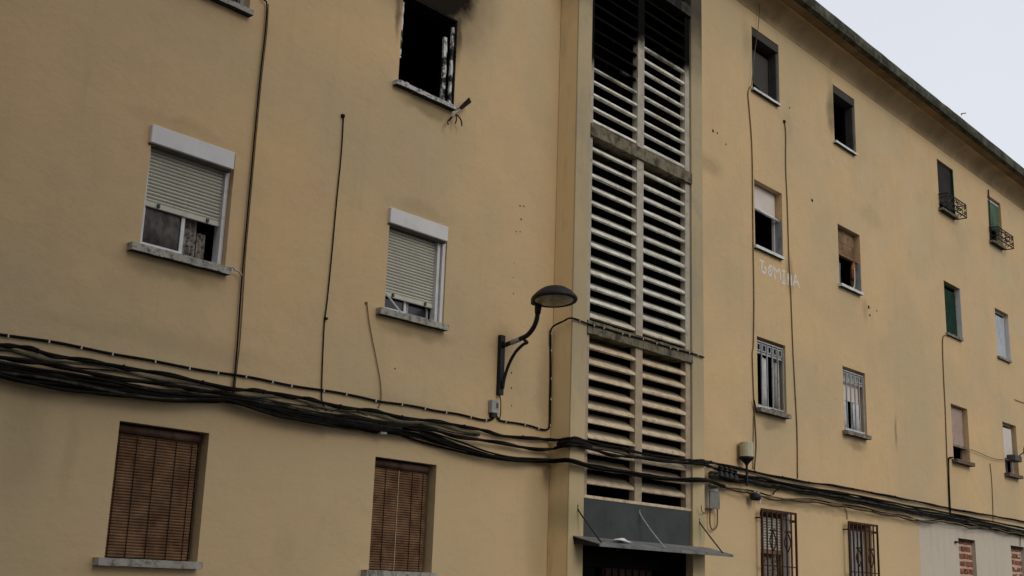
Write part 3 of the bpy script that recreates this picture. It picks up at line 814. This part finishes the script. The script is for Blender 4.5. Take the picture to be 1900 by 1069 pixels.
# E1, F1
w, h = win('E1', 'pink_blind', .15, .2, .03, 'window with pinkish beige blind lowered three quarters'); x0, x1, z0, z1 = h
obj('blind', bx(x0 + .01, x1 - .035, .11, .12, z0 + .36, z1 - .03), 'pink_blind', w)
obj('bottom_bar', bx(x0 + .005, x1 - .02, .04, .13, z0 + .31, z0 + .358), 'sill_dark', w)
sill(h, w, 'sill_brown', .12, .11, .075)
w, h = win('F1', 'white_pvc', .13, .18, .03, 'window with white shutter above a dark boxed opening'); x0, x1, z0, z1 = h
obj('shutter', bx(x0 + .02, x1 - .10, .09, .11, z0 + .42, z1 - .10), 'white_blind', w); obj('bottom_bar', bx(x0 + .01, x1 - .06, .08, .12, z0 + .385, z0 + .418), 'white_pvc', w)
obj('lower_panel', bx(x0 + .01, x0 + .45, .10, .12, z0 + .005, z0 + .38), 'shade_grey', w)
sill(h, w, 'sill_brown', .10, .11, .075)
p = at(1886, 853, -.12)
bm = bx(p.x - .34, p.x + .10, -.22, .0, p.z - .06, p.z + .09, bev=.02)
solo('outdoor_unit', bm, 'dark_frame', 'small dark box unit mounted in the lower part of the far right window', 'box')
p = at(1898, 838, -.25)
d = thing('satellite_dish', 'small dark dish antenna at the right edge, beside the far window', 'antenna', p)
bm = bmesh.new(); rr = []
for j in range(5):
    rr.append([bm.verts.new(p + V(.10 + .16 * j / 4 * math.cos(k * .5236), -.04 * (j / 4) ** 2, .16 * j / 4 * math.sin(k * .5236))) for k in range(12)])
for j in range(4):
    for k in range(12): bm.faces.new((rr[j][k], rr[j + 1][k], rr[j + 1][(k + 1) % 12], rr[j][(k + 1) % 12]))
o = obj('dish', bm, 'dark_frame', d, smooth=True); o.modifiers.new('t', 'SOLIDIFY').thickness = .01
obj('mast', tube(bmesh.new(), [p + V(.10, .005, 0), p + V(.10, .15, -.1), p + V(.1, .245, -.1)], .012), 'iron', d)

# C0, D0: ground floor windows behind rusty grilles
for key, xa, xb, zt in (('C0', 17.40, 18.56, 1.412), ('D0', 20.50, 21.71, 1.405)):
    w, h = win(key, 'brown_board', .15, .2, .04, 'ground floor window with cream roller shutter behind a brown grille' if key == 'C0' else 'ground floor window with grey verticals behind a brown grille')
    x0, x1, z0, z1 = h
    if key == 'C0':
        slats(h, w, 'slat', x0 + .03, x1 - .12, .12, z1 - .06, z0 + .62, .045)
        obj('bottom_bar', bx(x0 + .03, x1 - .12, .11, .135, z0 + .56, z0 + .617), 'brown_board', w)
        obj('jamb_lining', bx(x1 - .012, x1 - .001, .004, .148, z0 + .003, z1 - .003), 'box_pvc', w)
        cloth(w, 'curtain', x0 + .5, x1 - .05, .24, z0 + .02, z0 + .56, 'lace', .03, 4)
    else:
        for k in range(6): obj('shutter_strip', bx(x0 + .06 + k * .145, x0 + .06 + k * .145 + .075, .115, .13, z0 + .02, z1 - .12), 'grey_box', w)
        obj('backing', bx(x0 + .04, x1 - .04, .155, .16, z0 + .02, z1 - .03), 'shade', w)
    gr = obj('grille', ring(bmesh.new(), xa, xb, -.128, -.10, z0 - .12, zt, .036), 'rust', w)
    nb = 8; xs_ = [xa + .014 + (xb - xa - .028) * k / (nb - 1) for k in range(nb)]
    for k in range(1, nb - 1): obj('bar', bx(xs_[k] - .013, xs_[k] + .013, -.123, -.104, z0 - .10, zt - .02), 'rust', w)
    for zz in (zt - .14, z0 + .35): obj('crossbar', bx(xa + .03, xb - .03, -.103, -.09, zz, zz + .018), 'rust', w)
    for zz in (zt - .16, z0 + .1):
        for xx in (xa, xb - .02): obj('wall_fixing', bx(xx, xx + .02, -.099, 0.0, zz, zz + .025), 'rust', w)
    for ci, k in enumerate((2, 5)):
        cxx = xs_[k]; zc = zt - (.42 if key == 'C0' else .55)
        for sgn in (-1, 1):
            pts = [V(cxx + sgn * (.012 + .085 * abs(math.sin(q / 12 * 3.3))), -.128, zc + .06 - .30 * q / 12) for q in range(13)]
            obj('scroll', tube(bmesh.new(), pts, .012, 5), 'rust', w)
            pts = [V(cxx + sgn * (.05 + .035 * math.cos(q / 8 * 5)), -.128, zc + .07 + .035 * math.sin(q / 8 * 5)) for q in range(9)]
            obj('scroll', tube(bmesh.new(), pts, .011, 5), 'rust', w)
    sill(h, w, 'sill_grey', .06, .06, .05)
# E0, F0: bricked up windows
for key in ('E0', 'F0'):
    x0, x1, z0, z1 = holes[key]
    bm = bmesh.new(); box(bm, x0 + .001, x1 - .001, .09, .2, z0 + .001, z1 - .001)
    w = obj('bricked_window', bm, 'mortar', BLD, label='window opening closed with rough red brickwork and smeared mortar')
    z = z0 + .01; r = 0; bms = []
    while z < z1 - .06:
        hh = .115; x = x0 + .01 + (-.12 if r % 2 else 0)
        while x < x1 - .03:
            wdt = random.uniform(.22, .27); a = max(x, x0 + .01); b = min(x + wdt, x1 - .012)
            if b - a > .05:
                o = obj('brick', bx(a, b - random.random() * .02, .078 - random.random() * .018, .12, z + random.random() * .012, min(z + hh - random.random() * .02, z1 - .01), bev=.008), 'brick', w)
                if random.random() < .28:
                    s1 = random.uniform(.02, .05); obj('mortar_smear', bx(a + .02, b - .05, .052, .077, z + s1, z + s1 + .05, bev=.012), 'mortar', w)
            x += wdt + random.uniform(.035, .055)
        z += hh + random.uniform(.035, .05); r += 1
    obj('dark_gap', bx(x0 + .002, x1 - .002, .03, .088, z1 - .055, z1 - .002), 'char', w)
# soot-blackened old hinge stub on the first bricked window
p = at(1774, 1006, -.02)
solo('hinge_stub', bx(p.x - .05, p.x + .05, -.05, -.001, p.z - .02, p.z + .02), 'rust', 'rusty hinge stub left on the wall beside the bricked up window', 'hinge')

# painted word
Z = lambda x, y: at(1390 + x / 15.27, 470 + y / 15.27, -.003)
strokes = [[(290, 190), (420, 250)], [(380, 265), (352, 400), (365, 500), (410, 548), (462, 530), (482, 450), (452, 402), (418, 440)],
           [(545, 420), (600, 350), (650, 400), (645, 540), (600, 630), (550, 560), (545, 420)], [(600, 400), (590, 540)],
           [(745, 745), (715, 560), (700, 380), (785, 530), (850, 450), (875, 600), (885, 760)],
           [(930, 505), (1020, 520)], [(982, 515), (982, 830)], [(925, 835), (1025, 855)],
           [(1105, 900), (1100, 570), (1145, 760), (1195, 910), (1190, 600)],
           [(1250, 920), (1280, 760), (1310, 620), (1370, 800), (1430, 995)], [(1275, 800), (1365, 830)]]
bm = bmesh.new()
for st in strokes:
    P = smooth_path([Z(*q) for q in st], 3); vs = []
    for i, p in enumerate(P):
        d_ = (P[min(i + 1, len(P) - 1)] - P[max(i - 1, 0)]).normalized(); nrm = V(-d_.z, 0, d_.x) * (.019 + random.random() * .006)
        y = -.003 - random.random() * .001
        vs.append((bm.verts.new((p.x + nrm.x, y, p.z + nrm.z)), bm.verts.new((p.x - nrm.x, y, p.z - nrm.z))))
    for i in range(len(vs) - 1):
        try: bm.faces.new((vs[i][0], vs[i][1], vs[i + 1][1], vs[i + 1][0]))
        except ValueError: pass
solo('painted_word', bm, 'paint', 'white hand painted word GOMINA on the wall below the off white blind window', 'graffiti')
# drilled holes and chips in the plaster
bm = bmesh.new()
for (x, y, r) in ((965, 382, .012), (972, 383, .012), (967, 407, .014), (958, 430, .01), (965, 430, .01), (953, 545, .01), (954, 488, .007), (952, 515, .007), (949, 692, .012), (949, 720, .012), (949, 753, .01),
                  (733, 684, .01), (793, 875, .012), (1323, 243, .03), (1331, 247, .02), (1347, 268, .02), (1507, 372, .035), (1465, 200, .02), (1612, 570, .04), (1614, 585, .03), (1627, 577, .02)):
    c = at(x, y, -.0015)
    bm.faces.new([bm.verts.new((c.x + r * (1 + .3 * random.random()) * math.cos(k * 1.047), -.0015, c.z + r * math.sin(k * 1.047))) for k in range(6)][::-1])
obj('plaster_hole', bm, 'char', BLD, kind='stuff')

# ---------------------------------------------------------------- awning over the entrance
aw = thing('door_awning', 'thin grey metal awning held by three rods over the entrance', 'awning', (13.8, -.335, .69))
bm = prism(bmesh.new(), [(-.336, .700), (-.764, .600), (-.764, .565), (-.752, .565), (-.745, .592), (-.336, .688)], 12.24, 15.43)
obj('sheet', bm, 'awning', aw)
obj('back_rail', bx(12.24, 15.43, -.36, -.336, .655, .687), 'iron', aw)
for xx in (12.26, 13.3, 14.3, 15.38):
    bm = bmesh.new(); vs = [bm.verts.new(q) for q in ((xx, -.337, .685), (xx, -.74, .590), (xx, -.74, .568), (xx, -.337, .600), (xx + .02, -.337, .685), (xx + .02, -.74, .590), (xx + .02, -.74, .568), (xx + .02, -.337, .600))]
    for q in ((0, 1, 2, 3), (7, 6, 5, 4), (0, 4, 5, 1), (1, 5, 6, 2), (2, 6, 7, 3), (3, 7, 4, 0)): bm.faces.new([vs[i] for i in q])
    obj('bracket', bm, 'iron', aw)
for (a, b, bend) in (((1072, 947), (1118, 1009), 0), ((1187, 955), (1227, 1012), 1), ((1298, 971), (1345, 1026), 0)):
    A = at(*a, -.335 if not bend else -.302); B = onx(*b, A.x); B = V(A.x, -.72, .615)
    mid = (A + B) / 2 + V(.0, .008 * bend, -.004 * bend)
    obj('rod', tube(bmesh.new(), smooth_path([A + V(0, 0, .07), A + V(0, -.012, 0), mid, B], 4), .010 if not bend else .009), 'iron' if not bend else 'silver', aw)
p = at(1155, 1004, -.58); bm = bmesh.new()
bmesh.ops.create_icosphere(bm, subdivisions=2, radius=1)
for v in bm.verts:
    k = 1 + random.uniform(-.35, .35); v.co = V(v.co.x * .12 * k + (.06 if v.co.z < 0 else -.06), v.co.y * .06 * k, v.co.z * .032 * k)
bmesh.ops.translate(bm, verts=bm.verts, vec=V(p.x, -.60, .672))
solo('crumpled_bag', bm, 'bag', 'crumpled white plastic bag lying on the awning', 'bag')

# ---------------------------------------------------------------- street lamp on the wall
LX = 11.1
L = thing('wall_street_lamp', 'black street lamp on a curved bracket fixed to the wall', 'street lamp', (LX, 0, 2.36))
bm = bmesh.new(); box(bm, LX - .045, LX + .035, -.055, 0, 2.36, 3.12)
obj('wall_bar', bm, 'iron', L)
for z in (2.45, 3.03): obj('bolt', tube(bmesh.new(), [V(LX - .005, -.055, z), V(LX - .005, -.075, z)], .014, 6), 'iron', L)
obj('arm', tube(bmesh.new(), smooth_path([V(LX, -.05, 2.985), V(LX, -.22, 3.02), V(LX, -.36, 3.05), V(LX, -.46, 3.085), V(LX, -.55, 3.17), V(LX, -.595, 3.27), V(LX, -.605, 3.36)], 4), .030, 10), 'iron', L, smooth=True)
obj('arm_sleeve', tube(bmesh.new(), [V(LX, -.19, 3.013), V(LX, -.33, 3.043)], .034, 10), 'grey_frame', L, smooth=True)
obj('brace', tube(bmesh.new(), smooth_path([V(LX, -.07, 2.44), V(LX, -.095, 2.58), V(LX, -.16, 2.74), V(LX, -.26, 2.88), V(LX, -.38, 2.965), V(LX, -.45, 2.985), V(LX, -.40, 3.02)], 4), .020, 8), 'iron', L, smooth=True)
obj('socket', tube(bmesh.new(), [V(LX, -.605, 3.33), V(LX, -.61, 3.40), V(LX, -.62, 3.52)], [.036, .044, .042], 12), 'iron', L, smooth=True)
HC = V(LX, -.865, 3.49); HS = .94
HT = Matrix.Rotation(math.radians(-3), 4, 'X') @ Matrix.Rotation(math.radians(4), 4, 'Y')


def lathe(prof, n=28, sx=1.0, sy=1.0, inner=None):
    bm = bmesh.new(); rr = []
    for (r, z) in prof:
        if r < 1e-4: rr.append([bm.verts.new((0, 0, z))])
        else: rr.append([bm.verts.new((r * sx * math.cos(6.2832 * k / n), r * sy * math.sin(6.2832 * k / n), z)) for k in range(n)])
    for a, b in zip(rr, rr[1:]):
        for k in range(n):
            k2 = (k + 1) % n
            if len(a) == 1: bm.faces.new((a[0], b[k], b[k2]))
            elif len(b) == 1: bm.faces.new((a[k], b[0], a[k2]))
            else: bm.faces.new((a[k], b[k], b[k2], a[k2]))
    return bm


def headpart(name, prof, mat, sx=.86, sy=1.0, off=(0, 0, 0), parent=None, smooth=True):
    bm = lathe(prof, sx=sx, sy=sy); bmesh.ops.scale(bm, vec=(HS, HS, HS), verts=bm.verts); bmesh.ops.transform(bm, matrix=Matrix.Translation(HC) @ HT @ Matrix.Translation(off), verts=bm.verts)
    return obj(name, bm, mat, parent or L, smooth=smooth)


hd = headpart('lamp_head', [(0, .165), (.09, .160), (.17, .135), (.24, .090), (.285, .045), (.315, .015), (.325, -.012), (.315, -.034), (.285, -.036), (.275, -.02), (.20, -.02), (0, -.02)], 'iron')
headpart('lens', [(.268, -.026), (.20, -.048), (.11, -.06), (0, -.064)], 'lens', parent=hd)
b_ = bmesh.new(); box(b_, LX - .07, LX + .07, -.66, -.53, 3.44, 3.53, bev=.02); obj('rear_housing', b_, 'iron', L)

# ---------------------------------------------------------------- boxes on the wall
def wall_box(name, label, cat, x0p, y0p, x1p, y1p, depth, mat, extra=None):
    A = at(x0p, y0p, -depth); B = at(x1p, y1p, -depth)
    t = thing(name, label, cat, V(A.x, 0, B.z))
    obj('case', bx(A.x, B.x, -depth, 0, B.z, A.z, bev=.008), mat, t); return t, A, B


t, A, B = wall_box('junction_box', 'small grey junction box under the street lamp bracket', 'box', 914, 741, 926, 768, .07, 'grey_box')
obj('switch', bx(A.x + .075, A.x + .10, -.078, -.071, B.z + .07, B.z + .13), 'dark_frame', t)
obj('gland', bx(A.x + .02, B.x - .02, -.06, -.01, B.z - .05, B.z - .002), 'iron', t)
t, A, B = wall_box('meter_box', 'tall pale grey box beside the right pilaster with a loop of cable below', 'box', 1314, 896, 1333, 945, .10, 'pale_box')
obj('lower_case', bx(A.x + .01, B.x + .01, -.12, -.101, B.z + .0, B.z + .27), 'grey_box_dark', t)
obj('cable_loop', tube(bmesh.new(), smooth_path([at(1318, 944, -.05), at(1317, 960, -.05), at(1318, 976, -.05), at(1322, 983, -.05), at(1328, 980, -.05), at(1331, 970, -.05), at(1331, 944, -.05)], 4), .012), 'cable_brown', t)
a = at(1384, 836, -.12)
t = thing('wall_siren', 'cream cylinder on a dark cone and pipe above the cable bundle', 'siren', (a.x, -.12, a.z - .3))
bm = lathe([(0, .13), (.105, .13), (.11, .12), (.11, -.10), (0, -.10)], 16); bmesh.ops.translate(bm, verts=bm.verts, vec=V(a.x, -.13, a.z)); obj('body', bm, 'cream_box', t)
bm = lathe([(.118, -.10), (.118, -.125), (.035, -.21), (.02, -.24), (0, -.24)], 16); bmesh.ops.translate(bm, verts=bm.verts, vec=V(a.x, -.13, a.z)); obj('cone', bm, 'iron', t)
obj('pipe', tube(bmesh.new(), [V(a.x, -.13, a.z - .23), V(a.x, -.13, a.z - .56)], .020), 'iron', t)
obj('wall_fixing', tube(bmesh.new(), [V(a.x, -.13, a.z - .5), V(a.x, 0, a.z - .5)], .012), 'iron', t)
# floodlight / camera under the sagging cable
a = at(1405, 922, -.12)
t = thing('floodlight', 'small dark floodlight with white bracket above the left brown grille', 'floodlight', (a.x, 0, a.z))
bm = lathe([(0, .05), (.06, .045), (.085, .02), (.09, -.03), (.07, -.06), (0, -.065)], 14); bmesh.ops.translate(bm, verts=bm.verts, vec=V(a.x - .07, -.13, a.z)); obj('head', bm, 'iron', t, smooth=True)
obj('bracket', tube(bmesh.new(), smooth_path([V(a.x, -.01, a.z + .1), V(a.x + .03, -.08, a.z + .07), V(a.x + .09, -.12, a.z - .02), V(a.x + .07, -.12, a.z - .10)], 4), .014), 'white_pvc', t)
obj('hood', bx(a.x - .06, a.x + .03, -.15, -.0, a.z + .055, a.z + .075), 'grey_frame', t)
# insulator rack on the bundle
a = at(1345, 878, -.12)
t = thing('insulator_rack', 'black rack with four cable insulators just right of the pilaster', 'cable rack', (a.x, 0, a.z))
obj('bar', tube(bmesh.new(), [at(1326, 880, -.10), at(1368, 890, -.10)], .035), 'iron', t)
for (x, y) in ((1337, 873), (1346, 875), (1355, 877), (1364, 880)):
    c = at(x, y, -.12); bm = lathe([(0, .075), (.035, .07), (.045, .045), (.028, .03), (.045, .01), (.028, -.01), (.05, -.05), (.06, -.09), (0, -.09)], 10)
    bmesh.ops.translate(bm, verts=bm.verts, vec=c); obj('insulator', bm, 'iron', t)
# bracket box under left bundle
a = at(705, 801, -.06)
solo('cable_bracket', bx(a.x - .05, a.x + .04, -.13, 0, a.z - .03, a.z + .035), 'grey_frame', 'small grey bracket box under the sagging bundle above the narrower brown blind', 'bracket')
for (x, y) in ((417, 742), (704, 797)):
    pass

# ---------------------------------------------------------------- cables
def Yof(px, base):
    if px < 1022: return base
    if px < 1056: return base + (-.335) * (px - 1022) / 34
    if px < 1306: return base - .335
    if px < 1332: return base - .335 * (1332 - px) / 26
    return base


def cable(label, pts, r=.011, base=-.03, mat='cable', clips=0, group=None, name='cable', wob=.35, sub=4, cat='cable', clipmat='clip', twist=False):
    P = [at(x, y, Yof(x, base)) for x, y in pts]
    P = smooth_path(P, sub)
    f1, f2 = random.uniform(3, 6), random.uniform(0, 6)
    if twist: P = smooth_path(P, 2)
    P = [p + V(0, 0, wob * .012 * math.sin(p.x * f1 + f2)) for p in P]
    bm = tube(bmesh.new(), P, r)
    if twist:
        bm2 = tube(bm, [p + V(.004, -r * 1.2 * math.cos(i * .33), r * 1.1 * math.sin(i * .33)) for i, p in enumerate(P)], r * .75)
    o = solo(name, bm, mat, label, cat, group, smooth=True)
    if clips:
        L_ = 0; nxt = clips * .5
        for a, b in zip(P, P[1:]):
            L_ += (b - a).length
            if L_ > nxt:
                nxt += clips * random.uniform(.85, 1.15); s = r * 1.25
                me = bmesh.new(); box(me, b.x - .007, b.x + .007, b.y - s, b.y + r * .2, b.z - s, b.z + s)
                obj('clip', me, clipmat, o)
    return o


K1 = [(-25, 616), (0, 620), (33, 625), (90, 634), (150, 645), (208, 656), (262, 666), (312, 676), (364, 685), (417, 693), (470, 702), (540, 715), (600, 725), (632, 730), (672, 737), (705, 745), (745, 751), (780, 756), (810, 762), (845, 768), (880, 776), (897, 779), (912, 778), (918, 770)]
cable('uppermost thin black cable with white clips, running left to the small grey box', K1, .0135, -.02, clips=.36)
K2 = [(-25, 636), (0, 640), (20, 641), (60, 650), (95, 659), (140, 667), (210, 677), (260, 687), (340, 703), (430, 720), (470, 725), (520, 732), (560, 739), (600, 747), (650, 757), (700, 765), (745, 774), (800, 781), (850, 790), (890, 797), (930, 808), (990, 813), (1022, 817), (1045, 815), (1060, 813), (1090, 818), (1130, 828), (1180, 839), (1250, 851), (1300, 855), (1314, 857), (1332, 861), (1400, 876), (1500, 895), (1560, 904), (1650, 920), (1720, 935), (1760, 943), (1845, 958), (1930, 975)]
cable('thick black cable just below the thin clipped one, crossing the louvres to the far end', K2, .017, -.05, clips=.9, clipmat='cable', twist=True)
K3 = [(-25, 660), (0, 663), (60, 671), (120, 684), (200, 698), (290, 711), (340, 718), (380, 726), (430, 734), (470, 742), (520, 752), (570, 762), (620, 772), (680, 780), (740, 788), (800, 797), (850, 810), (920, 821), (980, 831), (1020, 834), (1040, 830), (1058, 826), (1090, 832), (1130, 842), (1160, 847), (1190, 850), (1250, 857), (1300, 861), (1316, 865), (1332, 872), (1365, 880), (1400, 886), (1440, 893), (1500, 905), (1560, 915), (1620, 925), (1700, 942), (1760, 952), (1850, 970), (1930, 988)]
cable('second thick black cable, on top of the sagging bundle and across the louvres', K3, .018, -.08, twist=True)
cable('short thick black cable sleeve wrapped round the left pilaster corner', [(1036, 824), (1050, 822), (1060, 820), (1075, 822), (1095, 829)], .038, -.05, wob=0, mat='cable')
cable('thick black cable sleeve over the right pilaster', [(1292, 857), (1300, 858), (1306, 858), (1312, 860)], .036, -.05, wob=0, mat='cable')

T = [(-25, 668), (0, 672), (60, 682), (140, 697), (210, 710), (280, 721), (350, 730), (400, 736), (425, 739), (480, 747), (540, 757), (620, 771), (700, 783), (745, 791)]
B = [(-25, 690), (0, 698), (60, 711), (140, 725), (210, 734), (280, 741), (350, 744), (400, 744), (425, 745), (480, 760), (540, 777), (620, 792), (700, 803), (745, 807)]
T3 = [(790, 800), (850, 818), (900, 838), (960, 849), (1020, 853), (1056, 852), (1092, 861), (1140, 871), (1190, 879), (1250, 888), (1304, 889), (1322, 893), (1345, 901)]
B3 = [(790, 822), (850, 838), (900, 849), (960, 855), (1020, 857), (1056, 856), (1092, 866), (1140, 876), (1190, 884), (1250, 893), (1304, 893), (1322, 896), (1345, 904)]
for k in range(34):
    t0 = (k + .5) / 34; pts = []; ph = random.uniform(0, 6)
    for i, (a, b) in enumerate(zip(T, B)):
        tt = min(1, max(0, t0 + .16 * math.sin(i * .8 + ph)))
        pts.append((a[0], a[1] + (b[1] - a[1]) * tt))
    ext = k % 4 == 3
    if ext:
        for a, b in zip(T3, B3):
            tt = min(1, max(0, t0 + .25 * math.sin(a[0] * .01 + ph))); pts.append((a[0], a[1] + (b[1] - a[1]) * tt))
    elif k % 2: pts = pts[:9 + k % 5]
    mat = 'cable' if random.random() < .70 else ('cable_dusty' if random.random() < .8 else 'cable_pale')
    cable('dark cable in the sagging bundle left of the stair louvres', pts, random.uniform(.009, .015), random.uniform(-.15, -.04), mat, group='cables in the sagging bundle left of the stair louvres', wob=.8)
for k in range(3):
    t0 = k / 2; pts = [(a[0], a[1] + (b[1] - a[1]) * t0) for a, b in zip(T3, B3)][:7]
    pts = [(745, 795 + 6 * k)] + pts
    cable(('upper', 'middle', 'lowest')[k] + ' of three short dark cables at the bundle end nearing the left pilaster', pts, .012, -.10 + .03 * k, 'cable', group='cables at the lower end of the bundle', wob=.5)
for q, (o1, o2) in enumerate(((8, 20), (13, 25))):      # dust-covered cables between the two black ones
    pts = [(x, y + (o1 if x < 500 else o1 - 1)) for (x, y) in K2[:20]]
    cable(('paler upper' if q == 0 else 'darker lower') + ' dust covered olive cable between the two thick black ones', pts, .011 - .002 * q, -.03, 'cable_dusty' if q else 'cable_pale', group='dust covered cables between the two thick black ones', wob=1.2)
for where, pts in (('leftmost', [(566, 746), (580, 757), (596, 764)]), ('middle, rising', [(614, 764), (635, 757), (640, 755)]), ('rightmost', [(660, 760), (672, 768), (682, 772)])):
    cable(where + ' of three thin tie wires looping between the thick black cables', pts, .0045, -.05, 'cable', group='thin tie wires between the black cables', wob=0, name='tie_wire', cat='wire')
# across stairs, second strand
cable('lower black cable crossing the louvres just above the last two slats', [(1050, 857), (1060, 854), (1092, 862), (1130, 868), (1175, 877), (1230, 884), (1280, 890), (1306, 890), (1330, 897)], .011, -.06, 'cable_dusty')
cable('olive cable crossing the middle of the lower louvres', [(1056, 824), (1090, 832), (1130, 836), (1170, 845), (1230, 853), (1306, 860)], .010, -.07, 'cable_dusty')
# right of the stair
R2 = [(1316, 882), (1340, 887), (1380, 892), (1440, 902), (1500, 913), (1560, 924), (1650, 941), (1720, 954), (1765, 962), (1850, 980), (1930, 998)]
for k in range(4):
    cable(('topmost', 'olive second', 'black third', 'lowest')[k] + ' cable of the tight four cable strand right of the louvres', [(x, y - 3.5 + 2.3 * k + random.uniform(-.6, .6)) for x, y in R2], .016, -.06 - .02 * (k % 2), 'cable' if k != 1 else 'cable_dusty', group='cables in the tight strand right of the louvres', wob=.8)
R3 = [(1318, 876), (1345, 880), (1400, 889), (1440, 896), (1500, 908), (1560, 918), (1620, 929), (1700, 946), (1760, 956), (1850, 974), (1930, 992)]
cable('dusty grey cable between the black strands right of the siren', R3, .016, -.03, 'cable_dusty', wob=.6)
R4 = [(1317, 901), (1345, 904), (1380, 911), (1400, 916), (1440, 924), (1500, 930), (1560, 938), (1620, 949), (1680, 960), (1705, 966), (1730, 968), (1760, 967), (1790, 975), (1815, 979), (1840, 979), (1870, 986), (1930, 996)]
for k in range(3):
    cable(('upper dark', 'middle brownish', 'lower dark')[k] + ' cable of the loose sagging line above the ground floor grilles', [(x, y + 2.2 * k - 2 + random.uniform(-1, 1)) for x, y in R4], .013 - .002 * k, -.05 - .03 * k, 'cable' if k != 1 else 'cable_brown', group='loose sagging cables above the ground floor grilles', wob=1.2)
cable('short crossing cable link between the strands above the left grille', [(1434, 918), (1438, 912), (1444, 909)], .012, -.08)
# lamp feed
K4 = [(922, 772), (926, 778), (932, 781), (960, 786), (985, 791), (1002, 796), (1013, 797), (1019, 793), (1020.5, 780), (1021, 740), (1022, 690), (1021.9, 650), (1021.9, 615)]
cable('black clipped cable running from the grey box along and up the wall', K4, .0125, -.02, clips=.3)
K5 = [(1021.5, 640), (1021.7, 622), (1023, 610), (1030, 603), (1045, 596), (1058, 590), (1075, 594), (1094, 602), (1130, 612), (1180, 626), (1230, 641), (1278, 655), (1290, 658), (1306, 663)]
cable('black cable bending over the left pilaster and along the concrete band above the lower louvres', K5, .0125, -.025, clips=.3)
cable('thin cable from the lamp bracket down past the grey box', [(927, 733), (929, 745), (929, 765), (927, 777)], .007, -.06, wob=0)
# verticals on the left
V1 = [(484, -14), (489, -1), (495, 8), (492, 60), (484, 130), (478, 190), (468, 300), (459, 400), (452, 480), (447, 540), (441, 630), (437, 680), (433, 720), (431, 745)]
cable('taller dark cable running full height left of the long thin one, beside the shutter window', V1, .009, -.03, 'cable', wob=.2)
cable('paler cable running tight against the tall dark one', [(x + 3.0 + (1.5 if 500 < y < 650 else 0), y) for x, y in V1[2:]], .007, -.02, 'cable_brown', wob=.3)
cable('long thin dark cable hanging between the two shutter windows', [(637, 214), (637, 225), (633, 290), (625, 370), (616, 470), (607, 560), (602, 600), (599, 660), (597, 720), (598, 745), (606, 762)], .008, -.015, 'cable', wob=.2)
a = at(637, 215, -.02); solo('wall_plug', bx(a.x - .022, a.x + .022, -.03, 0, a.z - .02, a.z + .02, bev=.006), 'char', 'small dark plug at the top of the long thin hanging cable', 'plug')
a = at(605, 591, -.02); solo('wall_plug', bx(a.x - .015, a.x + .02, -.03, 0, a.z - .012, a.z + .012), 'char', 'small dark fixing halfway down the long thin hanging cable', 'plug')
cable('short thin curved cable below the second shutter window', [(681, 562), (684, 590), (690, 625), (699, 670), (706, 710), (707, 742), (702, 758)], .006, -.015, 'cable_brown', wob=.1)
a = at(681, 562, -.02); solo('wall_plug', bx(a.x - .015, a.x + .015, -.02, 0, a.z - .012, a.z + .012), 'cable_brown', 'small plug at the top of the short curved cable', 'plug')
cable('white cable stub curling off the left sill to the tall dark cable', [(424, 497), (432, 496), (436, 501), (443, 504), (449, 511)], .009, -.06, 'clip', wob=0)
# verticals right
cable('thin pale wire crossing the first top floor window and rising to the eave', [(1410, -14), (1409, 20), (1406, 60), (1401, 90), (1397, 130), (1394, 160)], .007, -.06, 'cable_pale', wob=.05)
cable('brown cable dropping from the first top floor window to the cable strands', [(1393, 160), (1388, 172), (1390, 200), (1394, 250), (1396, 300), (1397, 400), (1398, 480), (1399, 560), (1398, 640), (1396, 660), (1399, 745), (1402, 800), (1403, 830), (1400, 872)], .010, -.015, 'cable_brown', wob=.3)
cable('second thin cable beside the siren', [(1399, 750), (1398, 800), (1397, 870)], .007, -.015, 'cable_brown', wob=.3)
cable('brown cable crossing the end of the painted word', [(1456, 228), (1458, 250), (1458, 310), (1461, 380), (1464, 480), (1468, 560), (1471, 640), (1475, 720), (1479, 800), (1480, 888)], .010, -.015, 'cable_brown', wob=.2)
a = at(1456, 226, -.02); solo('wall_plug', bx(a.x - .03, a.x + .03, -.03, 0, a.z - .02, a.z + .03, bev=.006), 'char', 'small dark plug at the top of the cable crossing the painted word', 'plug')
cable('cable dropping from the sill of the dark green blind', [(1759, 622), (1751, 624), (1749, 640), (1751, 700), (1754, 760), (1757, 845), (1760, 900), (1762, 948)], .012, -.015, 'cable_brown', wob=.2)
cable('black pipe cable below the pinkish blind window', [(1768, 849), (1761, 850), (1760, 860), (1761, 900), (1763, 945), (1764, 962)], .017, -.03, 'cable', wob=.05)
cable('thin cable between the last two windows down to the strands', [(1837, 860), (1840, 890), (1842, 930), (1843, 970)], .009, -.015, 'cable_brown', wob=.2)
cable('thin wire sagging between the two far first floor windows', [(1801, 834), (1812, 838), (1830, 846), (1848, 852), (1866, 853), (1885, 856)], .008, -.05, 'cable_brown', wob=0)
cable('thin short wire at the right edge above the dish', [(1883, 741), (1892, 745), (1915, 752)], .008, -.02, 'cable_brown', wob=0)
cable('thin wire from the loose cables to the right brown grille', [(1567, 941), (1571, 950), (1572, 964)], .008, -.02, 'cable_brown', wob=0)
cable('thin dark wire dropping beside the last bricked window', [(1894, 992), (1893, 1003), (1893, 1013)], .008, -.02, 'cable', wob=0)
cable('thin stub of cable sticking off the right pilaster', [(1301, 938), (1303, 950), (1312, 952)], .007, -.06, 'cable_brown', wob=0)
cable('black antenna lead on the sill of the first silver grille', [(1399, 742), (1401, 752), (1404, 765)], .014, -.05, 'iron', wob=0)
